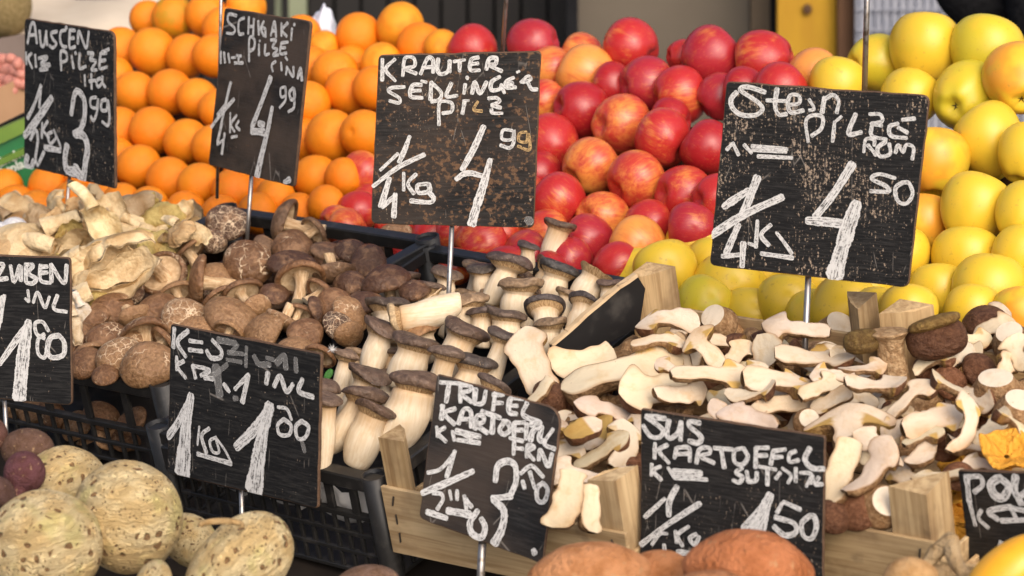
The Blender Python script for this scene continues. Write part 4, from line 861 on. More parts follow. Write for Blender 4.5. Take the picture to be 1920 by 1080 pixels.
OY = [(103,392,58,80,(-.5,.3,.8),CRM,'curved pale oyster mushroom'),(146,382,52,70,(.2,.5,.8),TAN,'tan oyster mushroom'),(176,378,52,60,(.6,.4,.6),CRM,'hooked oyster mushroom'),(240,392,95,25,(.1,.6,.75),GRY,'wide greyish oyster mushroom'),(292,412,80,10,(0,.5,.85),YLW,'yellowish oyster mushroom'),(330,410,66,40,up,CRM,'ragged cream oyster mushroom'),(352,432,66,-30,up,CRM,'cream oyster mushroom'),
 (158,424,88,-15,up,TAN,'tan oyster mushroom'),(102,440,74,100,up,TAN,'brown-edged oyster mushroom'),(40,452,120,200,(0,.6,.8),CRM,'broad cream oyster mushroom'),(82,412,55,150,up,GRY,'grey oyster mushroom'),(140,476,110,-10,(0,.5,.85),CRM,'broad cream oyster mushroom'),(200,470,120,15,(.1,.7,.7),CRM,'long folded oyster mushroom'),(185,512,150,18,(-.1,.5,.85),CRM,'largest cream oyster mushroom'),(215,528,120,25,(.1,.65,.75),CRM,'cream oyster mushroom'),
 (252,482,70,60,up,CRM,'cream oyster mushroom'),(268,452,70,-20,up,YLW,'yellow-tinged oyster mushroom'),(232,430,90,-25,(.1,.55,.8),CRM,'smooth oyster mushroom'),(300,455,62,-50,up,YLW,'yellow-tinged oyster mushroom'),(150,565,52,90,up,(.66,.58,.47),'whitish oyster mushroom'),(160,592,52,-60,up,(.66,.58,.47),'whitish oyster mushroom'),(186,560,55,20,up,YLW,'small yellowish oyster mushroom'),(142,612,50,-80,up,(.64,.52,.36),'whitish oyster mushroom'),(55,480,90,170,up,CRM,'cream oyster mushroom'),(20,465,90,190,up,TAN,'tan oyster mushroom'),(115,498,80,220,up,CRM,'cream oyster mushroom'),(330,440,60,-10,up,TAN,'tan oyster mushroom'),(126,455,62,60,up,YLW,'yellow-tinged oyster mushroom'),(205,445,60,120,up,TAN,'tan oyster mushroom'),(180,400,55,110,up,GRY,'grey oyster mushroom'),(155,535,80,-20,up,CRM,'cream oyster mushroom'),(215,400,60,150,up,CRM,'cream oyster mushroom'),(265,395,62,60,(-.2,.7,.6),YLW,'yellow-tinged oyster mushroom')]
for i, (x, y, L, a, nr, c, d) in enumerate(OY): oyster(x, y, L*1.04, a+rng.uniform(-12, 12), np.array(nr)+rng.normal(0, .28, 3), c, d, seed=i, n=rng.uniform(.01, .055), dz=.03 if L > 100 else .0, wide=rng.uniform(.75, 1.1), droop=rng.uniform(.2, .5))
r = oyster(193, 432, 118, -68, (.35, .3, .9), (.72, .6, .36), 'long-stalked oyster mushroom lying diagonally', n=.05, dz=.05, seed=90, stemw=.17, wide=.6)
for i in range(34):
    x = rng.uniform(0, 350); y = rng.uniform(415, 520) if x > 130 else rng.uniform(415, 480)
    r = oyster(x, y, rng.uniform(60, 95), rng.uniform(0, 360), (rng.uniform(-.4, .4), .5, .8), (CRM, TAN, YLW, GRY)[i % 4], None, seed=100+i, n=-.02)
    r['label'] = 'oyster mushroom lying deep in the heap, mostly covered by others'; r['group'] = 'oyster mushrooms half buried in the crate'

# ---------------------------------------------------------------- king oyster mushrooms
def king(x, y, r, bx, by, tz=-.15, bw=1.0, desc='king oyster mushroom', zone='', seed=0, n=.0, dz=0.0, tilt=None, light=False, capth=1.0, gillface=False, nocap=False, color=(.105, .075, .058)):
    rr = np.random.default_rng(5000+seed)
    dpx = math.hypot(bx-x, by-y); L = dpx/math.sqrt(max(.05, 1-tz*tz))/r
    B, tb = on_stall(bx, by, n)
    ax = np.array([(x-bx)/dpx*math.sqrt(1-tz*tz), -(y-by)/dpx*math.sqrt(1-tz*tz), tz]); R0 = r*tb/FPX
    P = B-ray(bx, by)*dz+cam2w(ax)*L*R0
    # keep the cap centre on its pixel
    tP = (P-CAM) @ CF; P = at(x, y, tP)
    M = frame(P, P-B+ray(bx, by)*dz, rr.uniform(0, 6.28), R0)
    tilt = rr.normal(0, .12, 2) if tilt is None else tilt
    root = empty('king_oyster_mushroom', M, None, 'mushroom', 'king oyster mushrooms in the black crate')
    sw = rr.uniform(.90, 1.06)*bw
    prof = cr_prof([(.30*sw, -L-.10), (.56*sw, -L+.02), (.76*sw, -L*.75), (.79*sw, -L*.5), (.70*sw, -L*.26-.15), (.68*sw, -.50), (.72, -.36)], 5)
    s, sf = lathe(prof, 24); g, gf = lathe(cr_prof([(.72, -.365), (.80, -.26), (.90, -.15), (.955, -.10)], 4), 40)
    H = capth*rr.uniform(.15, .24)
    c, cf = lathe(cr_prof([(.90, -.145), (.965, -.17), (1.03, -.10), (1.03, .02), (.92, .02+H*.6), (.6, .04+H), (.25, .04+H*.9), (.004, .02+H*.8)], 5), 40)
    nz, n2 = Nz(1.3, r=rr), Nz(3.2, r=rr); lb = rr.uniform(0, 6.28, 3); am = rr.uniform(.03, .12), rr.uniform(.02, .07), (rr.uniform(.02, .05) if 'ragged' in desc or 'torn' in desc else .008); bend = rr.uniform(-.09, .09, 2); e = rr.uniform(.82, 1)
    def df(Q):
        Q = Q.copy(); rho = np.hypot(Q[:, 0], Q[:, 1]); phi = np.arctan2(Q[:, 1], Q[:, 0]); w = np.clip(1+Q[:, 2]/.5, 0, 1)
        Q[:, 2] += w*rho**2*(am[0]*np.cos(2*phi+lb[0])+am[1]*np.cos(3*phi+lb[1])+am[2]*np.cos(7*phi+lb[2])+tilt[0]*np.cos(phi)+tilt[1]*np.sin(phi))+w*nz(Q)*.05*rho+w*n2(Q*1.3)*.02
        Q[:, :2] *= (1+w*.06*np.cos(3*phi+lb[2])+.03*nz(Q)+.015*n2(Q))[:, None]; Q[:, 1] *= e
        Q[:, 0] += bend[0]*Q[:, 2]**2; Q[:, 1] += bend[1]*Q[:, 2]**2; return Q
    zz = np.clip((s[:, 2]+L)/max(L, .1), 0, 1); kk = (np.clip((zz-.58)/.42, 0, 1)**1.3)[:, None]
    col = np.ones((len(s), 3))*(1-kk)+np.array([.68, .47, .26])*kk
    mesh('stem', df(s), sf, MT['king_stem'], root, I4, col=col)
    ph = np.tile(np.arange(40)/40, len(g)//40); mesh('gills', df(g), gf, MT['king_gill'], root, I4, uv=np.c_[ph, np.repeat(np.linspace(0, 1, len(g)//40), 40)])
    if not nocap:
        o = mesh('cap', df(c), [f[::-1] for f in cf], MT['king_cap'], root, I4); o.color = tuple(np.array(color)*rr.uniform(1.05, 1.5))+(1,)
    else:
        k = len(g)-40; ev = np.vstack([df(g)[k:], df(g)[k:].mean(0)+np.array([0, 0, .05])]); mesh('torn_top', ev, [(i, (i+1) % 40, 40) for i in range(40)], MT['cut'], root, I4)
    reg(root, desc, zone, (x, y), 'king')
    return root
GB, LT = (.125, .08, .055), (.27, .18, .105)
KI = [ # cap x,y,r, base x,y, tz, bw, desc, cap colour
 (717,612,41,698,700,.05,1.0,'king oyster mushroom',GB),(781,641,47,756,730,.05,1.0,'king oyster mushroom',GB),(874,617,48,818,728,.05,1.0,'king oyster mushroom',GB),(890,676,46,870,765,.05,.95,'dark-capped king oyster',(.09,.07,.06)),
 (694,700,43,672,790,.05,.95,'king oyster mushroom',GB),(781,713,50,752,846,.12,1.22,'thick king oyster mushroom',GB),(684,738,45,640,856,.1,.9,'king oyster mushroom',GB),(704,764,42,664,872,.2,1.08,'king oyster mushroom',(.13,.08,.055)),
 (729,566,46,738,640,-.05,.95,'ragged king oyster mushroom',(.10,.07,.05)),(873,560,44,872,640,-.05,1.05,'torn pale king oyster',LT),(838,512,31,830,575,0,.9,'small king oyster mushroom',(.16,.11,.075)),(904,503,31,908,560,0,1,'small king oyster mushroom',(.09,.07,.055)),
 (958,487,46,932,572,.0,.72,'tall slanting king oyster',(.12,.085,.07)),(975,532,42,966,600,0,1.0,'ragged tan king oyster',LT),(1049,503,40,1030,568,0,.9,'blackish king oyster mushroom',(.05,.045,.042)),(1122,508,38,1085,572,0,1.0,'torn capless king oyster',LT),
 (1143,530,25,1140,580,0,.9,'small king oyster mushroom',(.17,.11,.08)),(1020,575,43,1030,650,-.5,.9,'king oyster showing broad gills',(.07,.055,.05)),(1098,564,35,1078,632,-.3,1.0,'king oyster showing gills',(.07,.055,.05)),(950,588,40,946,655,0,1,'king oyster mushroom',(.13,.09,.065)),
 (1032,604,38,1028,670,0,.95,'pale-rimmed king oyster',LT),(945,628,34,915,735,.1,.8,'king oyster mushroom',(.10,.075,.06)),(905,584,32,900,650,0,1,'king oyster mushroom',(.12,.085,.07)),(650,664,30,632,745,.1,.8,'slim king oyster mushroom',(.18,.12,.08)),
 (608,722,34,588,850,.15,1.0,'king oyster mushroom',GB),(612,748,32,600,880,.2,1,'king oyster mushroom',(.15,.10,.07)),(1065,547,24,1055,600,0,1,'small king oyster mushroom',LT),(790,612,38,800,680,.0,1,'torn orange-brown king oyster',(.30,.16,.07)),(990,460,22,985,520,0,.9,'small dark king oyster',(.09,.07,.06)),
 (840,660,36,800,790,.1,.85,'slim king oyster mushroom',(.16,.11,.08)),(930,720,36,880,800,.1,.9,'king oyster mushroom',(.13,.09,.07)),(560,720,34,545,830,.1,1,'king oyster mushroom',GB),(500,760,34,480,850,.1,1,'king oyster mushroom',GB)]
for i, (x, y, r, bx, by, tz, bw, d, c) in enumerate(KI):
    zone = 'left of the TRUFEL sign' if y > 640 and x < 830 else 'right of the KRAUTER stake' if x > 845 else 'left of the KRAUTER stake'
    king(x, y, r*.98, bx, by, tz, bw, d, zone, seed=i, n=-.015, nocap=(d == 'torn capless king oyster'), color=c, dz=.012)
# one lying on its side with a pale peeled stem
king(600+140, 590+10, 30, 862, 588, .1, 1.25, 'peeled white king oyster lying sideways', 'left of the KRAUTER stake', seed=77, n=.03, dz=.03, color=(.5, .36, .2))

# king oysters deeper in the pile
for i in range(20):
    bx = rng.uniform(610, 1020); by = rng.uniform(640, 830)-.30*(bx-610); x, y = bx+rng.uniform(10, 45), by-rng.uniform(75, 110)
    r = king(x, y, rng.uniform(28, 36), bx, by, .0, rng.uniform(.8, 1.05), 'x', '', seed=200+i, n=-.055, color=[GB, LT, (.15, .1, .07)][i % 3]); ITEMS.pop()
    r['label'] = 'king oyster mushroom deep in the pile, mostly covered by others'; r['group'] = 'king oyster mushrooms half buried in the crate'

# ---------------------------------------------------------------- porcini
FLESH, TUBE, RIND = np.array([.69, .585, .445]), np.array([.46, .29, .085]), np.array([.36, .215, .11])
CAPB, STEMB = np.array([.17, .075, .036]), np.array([.42, .26, .13])
def porcini(x, y, L, ang, nrm=(0, .5, .85), kind='half', desc='porcini half', zone='', seed=0, n=.0, dz=0.0, wide=1.0, thick=.9, capw=None, bend=None, tube=None, flesh=1.0):
    rr = np.random.default_rng(8000+seed); P, t = on_stall(x, y, n); P = P-dz*ray(x, y)
    a = math.radians(ang); xd = cam2w((math.cos(a), math.sin(a), 0)); z = cam2w(nrm)
    # length is seen foreshortened by the tilt of the cut face
    z = z+CU*.18*np.linalg.norm(z)+cam2w(rr.normal(0, .15, 3)+np.array([(.4, 0, -.35)[seed % 3]*(dz == 0), 0, 0])); zz = z/np.linalg.norm(z); xd2 = xd-zz*(xd @ zz); S = L/2.7*t/FPX
    M = frame_xz(P, xd2, zz, S)
    root = empty('porcini_mushroom', M, None, 'mushroom', 'porcini pieces in the wooden crates')
    tb = rr.uniform(.25, 1) if tube is None else tube
    cw = (rr.uniform(.72, 1.0) if capw is None else capw)*wide; sw = rr.uniform(.42, .60)*wide; nk = sw*rr.uniform(.74, .95)
    if kind == 'half': pr = [(-1.35, .02), (-1.30, sw*.6), (-1.18, sw*.88), (-.95, sw), (-.5, sw*.9), (-.1, nk), (.22, nk*1.04), (.40, max(nk*1.1, cw*.62)), (.52, cw*.86), (.68, cw), (.86, cw*.93), (1.08, cw*.70), (1.24, cw*.42), (1.34, .02)]
    elif kind == 'stem': pr = [(-1.35, .02), (-1.31, sw*.9), (-1.0, sw*1.15), (-.4, sw*1.08), (.3, nk*1.15), (.9, nk*1.05), (1.28, nk*1.1), (1.34, .02)]
    elif kind == 'section': pr = [(-1.1, .02), (-1.05, sw*.9), (-.6, sw*.95), (-.1, nk*1.1), (.02, nk*1.3), (.08, cw*1.05), (.22, cw*1.25), (.45, cw*1.12), (.68, cw*.7), (.78, cw*.3), (.8, .02)]
    else: pr = [(-.95, .02), (-.9, cw*.8), (-.6, cw*1.15), (-.1, cw*1.2), (.4, cw*1.0), (.75, cw*.6), (.92, .02)]
    pr = np.array(pr); u = np.linspace(pr[0, 0], pr[-1, 0], 46)
    k_ = np.interp(u, pr[:, 0], pr[:, 1]); k_ = np.convolve(np.r_[k_[0], k_, k_[-1]], [.2, .6, .2], 'valid'); k_[0] = k_[-1] = .012
    bd = rr.uniform(-.22, .22) if bend is None else bend; ph = rr.uniform(0, 6.28, 4); asy = rr.uniform(-.12, .12)
    k_ = k_*(1+.05*np.sin(u*rr.uniform(3, 6)+rr.uniform(0, 6))+.035*np.sin(u*rr.uniform(8, 13)+rr.uniform(0, 6)))
    if rr.uniform() < .55: k_[:3] = np.maximum(k_[:3], sw*np.array([.55, .62, .66]))
    capm = np.clip((u-.35)/.2, 0, 1) if kind in ('half',) else (np.clip((u+.02)/.12, 0, 1) if kind == 'section' else np.ones_like(u)*(kind == 'cap'))
    tw, bz, tr = rr.uniform(-.38, .38), rr.uniform(-.14, .14), rr.uniform(-.3, .3)
    def warp(Q):
        Q = Q.copy(); X = Q[:, 0].copy(); an = tw*X+tr; Y = Q[:, 1]*np.cos(an)-Q[:, 2]*np.sin(an); Q[:, 2] = Q[:, 1]*np.sin(an)+Q[:, 2]*np.cos(an)+bz*X*X; Q[:, 1] = Y
        cm = np.interp(X, u, capm) if kind in ('half', 'section') else np.zeros_like(X)
        Q[:, 0] = X-cm*.34*(Y/ max(cw, .3))**2*(.35 if kind == 'half' else .8)
        Q[:, 1] = Y+bd*X*X+asy*X+.04*np.sin(3.1*X+ph[0])+.02*np.sin(7*X+ph[1])
        Q[:, 2] = Q[:, 2]+.05*np.sin(2*X+ph[2])+.04*np.sin(3*Y+ph[3])
        return Q
    # cut face
    nc = 21; v = np.linspace(-1, 1, nc); X = np.repeat(u, nc); Yv = np.tile(v, len(u)); Y = Yv*np.repeat(k_, nc); Z = .03*(1-np.abs(Yv)**9)-.03
    V = warp(np.c_[X, Y, Z]); cmr = np.repeat(capm, nc); ab = np.abs(Y)
    col = np.tile(FLESH*flesh*rr.uniform(.86, 1.04)*np.array([1, rr.uniform(.94, 1.0), rr.uniform(.84, 1.0)]), (len(V), 1))
    edge = (np.clip((np.abs(Yv)-.74)/.25, 0, 1)**1.5)[:, None]*rr.uniform(.35, .95); col = col*(1-edge)+RIND*edge
    gd = rr.uniform(0, 6.28); gp = np.clip((X*.6*math.cos(gd)+Yv*math.sin(gd)-rr.uniform(-.1, .5))/.8, 0, 1)[:, None]*rr.uniform(.1, .75); col = col*(1-gp)+col*np.array([.74, .56, .36])*gp
    if kind in ('half', 'section') and tb > .3:
        lo, hi = (.44, .80) if kind == 'half' else (.0, .36)
        m = np.clip((ab-nk*.98)/.05, 0, 1)*np.clip((hi+.17-X-.30*ab)/.05, 0, 1)*np.clip((X-lo+.10)/.05, 0, 1); m = (m*min(1, tb*1.2))[:, None]
        col = col*(1-m)+TUBE*(.75+.5*rr.uniform())*m
    if kind == 'cap' and tb > .3:
        m = (np.clip((.25-X)/.1, 0, 1)*min(1, tb))[:, None]; col = col*(1-m)+TUBE*m
    mesh('cut_face', V, grid_faces(len(u), nc, False), MT['por_cut'], root, I4, col=col)
    # rounded skin side; wraps from one edge of the cut to the other below the face
    na = 19; al = np.linspace(0, math.pi, na); sh = np.abs(np.sin(al))**.8
    X = np.repeat(u, na); k2 = np.repeat(k_, na)*1.012; Y = np.tile(np.cos(al), len(u))*k2
    Zs = -np.tile(sh, len(u))*np.minimum(k2, .62*wide+.1)*thick*1.15-.029
    Q = np.c_[X, Y, Zs]; Q = Q+(Nz(3, r=rr)(Q)*.02*np.tile(sh, len(u)))[:, None]; V = warp(Q)
    c0 = STEMB*rr.uniform(.7, 1.05); cb = CAPB*rr.uniform(.7, 1.6)
    cm2 = np.repeat(np.clip((u-.60)/.06, 0, 1) if kind == 'half' else np.clip((u-.2)/.08, 0, 1) if kind == 'section' else capm, na)[:, None]
    tb2 = (np.repeat(capm, na)[:, None]-cm2).clip(0, 1)
    col = c0*(1-cm2)*(1-tb2)+cb*cm2+TUBE*.9*tb2
    F = grid_faces(len(u), na, False)
    i0 = int(np.argmax(capm > .5)) if kind in ('half', 'section') else 0
    if kind in ('half', 'section'):
        Fs = [f for f in F if f[0]//na < i0]; Fc = [f for f in F if f[0]//na >= i0]
        def sub(Fx):
            idx = sorted({i for f in Fx for i in f}); mp = {q: i for i, q in enumerate(idx)}; return V[idx], [tuple(mp[q] for q in f) for f in Fx], col[idx]
        for nm, Fx in (('stem', Fs), ('cap', Fc)):
            a_, b_, c_ = sub(Fx); mesh(nm, a_, b_, MT['por_skin'], root, I4, col=c_)
    else: mesh('stem' if kind == 'stem' else 'cap', V, F, MT['por_skin'], root, I4, col=col)
    if desc: reg(root, desc, zone, (x, y), 'porcini')
    return root
def porcini_round(x, y, r, axis, kind, desc, zone, seed, n=.0, dz=0.0, tone=1.0, L=1.6):
    """uncut piece: a brown cap dome or a bulging stem"""
    rr = np.random.default_rng(9000+seed); P, t = on_stall(x, y, n); P = P-dz*ray(x, y); R0 = r*t/FPX
    root = empty('porcini_mushroom', frame(P, cam2w(axis), rr.uniform(0, 6.28), R0), None, 'mushroom', 'porcini pieces in the wooden crates')
    nz, n2 = Nz(1.5, r=rr), Nz(4, r=rr)
    if kind == 'cap':
        c, f = lathe(cr_prof([(.004, .5), (.35, .46), (.7, .26), (.95, -.08), (1.0, -.28), (.92, -.42), (.8, -.42)], 6), 40); c = c*(1+nz(c)*.07)[:, None]
        mesh('cap', c, f, MT['por_skin'], root, I4, col=np.tile(CAPB*tone, (len(c), 1)))
        g, f = lathe(cr_prof([(.82, -.42), (.6, -.34), (.4, -.3), (.02, -.3)], 5), 40); g = g*(1+nz(g)*.07)[:, None]; mesh('tubes', g, f, MT['por_skin'], root, I4, col=np.tile(TUBE*1.3, (len(g), 1)))
        s, f = lathe(cr_prof([(.34, -.25), (.36, -.5), (.42, -.8), (.36, -1.0), (.01, -1.02)], 5), 20); mesh('stem', s, f, MT['por_skin'], root, I4, col=np.tile(STEMB, (len(s), 1)))
    else:
        s, f = lathe(cr_prof([(.01, -L*.5-.03), (.62, -L*.5), (.95, -L*.3), (1.0, -.05*L), (.80, L*.25), (.66, L*.45)], 6), 32); s = s*(1+nz(s)*.06+n2(s)*.025)[:, None]; s[:, 0] += .12*s[:, 2]**2
        mesh('stem', s, f, MT['por_skin'], root, I4, col=np.tile(STEMB*tone*1.15, (len(s), 1)))
        e = s[-32:]; ev = np.vstack([e, e.mean(0)+np.array([0, 0, .06])]); mesh('cut_face', ev, [(i, (i+1) % 32, 32) for i in range(32)], MT['por_cut'], root, I4, col=np.tile(FLESH, (33, 1)))
    if desc: reg(root, desc, zone, (x, y), 'porcini')
    return root
def pzone(x, y):
    if x < 1045 : return 'right of the TRUFEL sign'
    if x < 1200 and y > 730: return 'between the TRUFEL and SUS signs'
    if x < 1508 and y < 775: return 'left of the Stein stake'
    if y < 700: return 'right of the Stein stake'
    if x > 1545 and y > 815: return 'right of the SUS sign'
    return 'above the SUS sign' if x < 1660 else 'above the POR sign'
f0 = (0, .62, .78)
PO = [ # x, y, L, angle, normal, kind, desc, kw
 (1096,676,135,25,(.05,.55,.85),'stem','flat white porcini slice',dict(wide=1.35,thick=.4)),(1172,690,262,27,(.05,.6,.8),'half','longest porcini half',dict(wide=.78,bend=.10,tube=1,dz=.03,thick=.9)),(1252,592,130,175,(-.1,.5,.85),'half','brown-edged porcini half',dict(wide=.95,tube=1,dz=.01)),
 (1235,632,120,12,(0,.6,.8),'half','porcini half',dict(wide=.85,tube=1)),(1300,668,112,80,(.1,.4,.9),'half','yellow-tubed porcini half',dict(tube=1)),(1238,727,175,195,(.1,.45,.9),'half','broad porcini half',dict(wide=.9,tube=0,dz=.015)),
 (1142,768,150,165,(0,.5,.85),'half','white porcini half',dict(wide=.85,tube=.2)),(1096,800,120,40,(-.2,.5,.8),'cap','tan-tubed porcini chunk',dict(tube=1,wide=.8)),(1128,842,130,32,(0,.4,.9),'half','brown-capped porcini half',dict(wide=.8)),
 (1178,832,140,58,(.1,.4,.9),'half','porcini half',dict(wide=.8)),(1076,886,120,150,f0,'half','porcini half',dict(tube=0)),(1066,935,125,80,(-.1,.25,.95),'stem','pale porcini stem slice',dict(wide=1.15,dz=.02)),(1108,950,100,80,(.2,.2,.95),'stem','porcini stem slice',dict(wide=1.2)),
 (992,675,165,106,(-.1,.2,.95),'half','big upright porcini half',dict(wide=1.05,tube=0,dz=.06,capw=.75)),(1010,735,80,60,f0,'stem','small porcini slice',dict()),(1288,738,125,20,(.05,.5,.85),'half','porcini half',dict(wide=.8)),(1338,700,178,20,(.05,.6,.8),'half','long white porcini half',dict(wide=.75,dz=.015)),
 (1320,650,110,130,(0,.4,.9),'half','yellow-tubed porcini half',dict(tube=1)),(1366,640,120,5,(0,.72,.6),'half','porcini half with brown skirt',dict(wide=.8,thick=1.1,tube=0)),(1436,653,104,118,(-.35,.2,.9),'cap','oval grey-white porcini slice',dict(wide=.72,thick=.3,tube=0,flesh=.86)),
 (1490,612,140,165,(.05,.55,.8),'half','three-cornered porcini half',dict(wide=.9,tube=0,thick=.9)),(1528,666,160,4,(0,.68,.72),'half','flat white porcini half',dict(wide=.85,thick=.8,tube=.0,dz=.02)),
 (1622,690,105,25,(-.05,.5,.85),'half','porcini half',dict(wide=.85,dz=.01)),(1646,716,130,18,(0,.5,.85),'half','white porcini half',dict(wide=.85,tube=0,dz=.02)),(1462,708,140,12,f0,'half','porcini half',dict(tube=1)),(1704,742,135,55,(.05,.5,.85),'half','pale porcini half',dict(wide=.8,tube=0)),
 (1748,672,90,20,f0,'half','porcini half',dict()),(1802,664,110,35,(.1,.5,.8),'half','tan porcini half',dict(tube=0)),(1816,634,95,-10,(0,.5,.85),'half','porcini half',dict(wide=.8)),(1862,612,95,10,(0,.7,.7),'half','white porcini half',dict(tube=0)),
 (1750,785,140,28,(0,.45,.9),'half','orange-tubed porcini half',dict(tube=1,wide=.9,dz=.02)),(1822,792,140,78,(-.1,.35,.9),'half','curved crescent porcini half',dict(bend=.34,wide=.62,tube=1,dz=.02)),(1402,780,140,150,(.1,.5,.85),'half','tan and white porcini half',dict(tube=.2,wide=.85)),
 (1345,768,80,120,(-.3,.3,.9),'cap','greyish porcini slice',dict(wide=.7,thick=.3,tube=0,flesh=.82)),(1478,752,165,14,(0,.5,.85),'half','yellow-tubed porcini half',dict(tube=1,wide=.8)),(1592,792,190,92,(0,.5,.85),'section','wide porcini section with mustard tubes',dict(tube=1.0,wide=1.0,capw=1.05,dz=.03)),(1598,742,115,28,f0,'half','porcini half',dict(tube=0)),
 (1572,882,150,86,(-.2,.2,.95),'stem','tall tan porcini stem',dict(wide=1.0,dz=.02)),(1638,880,150,55,(.05,.4,.9),'half','large pale porcini half',dict(wide=1.0,tube=0)),(1652,832,120,150,(0,.55,.8),'half','thin porcini half',dict(wide=.8,tube=0,thick=.4)),(1608,850,80,140,f0,'half','small porcini half',dict(tube=1)),
 (1760,888,110,165,(0,.6,.8),'half','porcini half',dict(wide=.8)),(1540,722,110,30,f0,'half','porcini half',dict(tube=0)),(1560,700,90,170,f0,'half','porcini half',dict(tube=1)),(1410,735,105,20,f0,'half','porcini half',dict()),(1380,665,90,60,f0,'half','porcini half',dict()),
 (1885,690,110,60,f0,'half','tan porcini half',dict(tube=0)),(1905,660,100,100,f0,'half','porcini half',dict(tube=0)),(1780,720,90,130,f0,'half','tan porcini half',dict(tube=1)),(1670,770,90,30,f0,'half','porcini half',dict()),(1690,800,90,200,f0,'half','porcini half',dict()),(1826,838,120,20,f0,'half','white porcini half',dict(tube=1)),(1845,868,90,160,f0,'half','pale porcini half',dict(tube=.5)),(1865,800,110,60,f0,'half','tan porcini half',dict(tube=1)),(1905,790,90,100,f0,'half','porcini half',dict()),(1725,815,95,40,f0,'half','porcini half',dict(tube=1)),(1555,748,95,200,f0,'half','porcini half',dict()),(1430,760,90,60,f0,'half','porcini half',dict(tube=1)),(1260,690,90,140,f0,'half','small porcini half',dict()),(1395,700,100,30,f0,'half','porcini half',dict(tube=1)),(1590,668,80,160,f0,'half','small porcini half',dict()),(1200,790,100,100,f0,'half','porcini half',dict(tube=1)),(1150,895,100,50,f0,'half','porcini half',dict()),(1030,790,110,30,f0,'half','porcini half',dict(tube=1)),(1050,850,100,60,f0,'half','porcini half',dict())]
for i, (x, y, L, a, nr, k, d, kw) in enumerate(PO): porcini(x, y, L*.94, a, nr, k, d, pzone(x, y), seed=i, n=rng.uniform(.022, .062), **kw)
PR = [(1347,607,36,(-.5,.5,.7),'stem','tan porcini knob',1.0),(1037,742,38,(.5,.5,.6),'cap','dark brown porcini cap',.8),(1745,690,34,(.2,.6,.7),'cap','small brown porcini cap',1.3),(1786,716,36,(.5,.5,.7),'cap','brown porcini cap',1.5),(1842,690,40,(.5,.5,.6),'cap','dark porcini cap',1.0),(1897,642,42,(-.3,.6,.6),'stem','brown porcini stem',.7),(1850,598,48,(0,.9,.35),'cap','dark flat porcini cap',.8),
 (1868,735,48,(-.1,.8,.5),'stem','tan porcini stem',.95),(1908,775,46,(.1,.7,.6),'stem','fat porcini stem',1.0),(1770,825,42,(.3,.6,.7),'cap','brown porcini cap',1.2),(1608,950,46,(-.4,.5,.6),'cap','brown porcini cap',1.3),(1563,965,36,(.2,.5,.8),'cap','dark porcini cap',.9),(1655,948,42,(.2,.4,.9),'stem','pale porcini stem',1.15),(1800,888,34,(0,.7,.6),'cap','reddish porcini cap',1.5),(1515,790,28,(0,.4,.9),'stem','small porcini knob',1.1)]
for i, (x, y, r, ax, k, d, tn) in enumerate(PR): porcini_round(x, y, r, ax, k, d, pzone(x, y), i, n=.02, tone=tn)
# the one big whole porcini lying on top by the corner posts
Pw, tw = on_stall(1672, 668, .05); r_ = 46*tw/FPX
root = empty('porcini_mushroom', frame(Pw, cam2w((-.12, .93, .25)), 0, r_), 'big whole porcini with dark brown cap beside the back corner posts', 'mushroom', 'porcini pieces in the wooden crates')
s, f = lathe(cr_prof([(.5, -1.5), (.72, -1.2), (.68, -.5), (.60, .2), (.66, .8), (.8, 1.1), (.02, 1.15)], 6), 36); s = s*(1+Nz(1.4)(s)*.07)[:, None]
mesh('stem', s, f, MT['por_skin'], root, I4, col=np.tile(np.array([.52, .35, .19]), (len(s), 1)))
def lobe(c, sz, col, nm):
    V, F = ico(4); V = V*(1+Nz(1.6)(V)*.1)[:, None]; V = np.sign(V)*np.abs(V)**.8*np.array(sz)+np.array(c); mesh(nm, V, F, MT['por_skin'], root, I4, col=np.tile(np.array(col), (len(V), 1)))
Mw = np.array(root.matrix_world.inverted())
def wl(x, y, dz): return (Mw @ np.r_[at(x, y, tw-dz), 1])[:3]
def lobe_px(x, y, dz, rx, ry, rz, rot, col, nm):
    V, F = ico(4); V = V*(1+Nz(1.6)(V)*.09)[:, None]; V = np.sign(V)*np.abs(V)**.78*np.array([rx, ry, rz])*tw/FPX
    a = math.radians(rot); X = V[:, 0]*math.cos(a)-V[:, 1]*math.sin(a); Y = V[:, 0]*math.sin(a)+V[:, 1]*math.cos(a)
    W_ = at(x, y, tw-dz)+np.outer(X, CR)+np.outer(Y, CU)-np.outer(V[:, 2], CF); W_ = np.c_[W_, np.ones(len(W_))] @ Mw.T
    mesh(nm, W_[:, :3], F, MT['por_skin'], root, I4, col=np.tile(np.array(col), (len(V), 1)))
lobe_px(1757, 634, .01, 54, 40, 40, 14, CAPB*.75, 'cap'); lobe_px(1752, 604, .02, 50, 13, 36, 16, TUBE*.55, 'tubes'); lobe_px(1614, 640, .005, 36, 25, 26, 6, TUBE*.38, 'tubes')
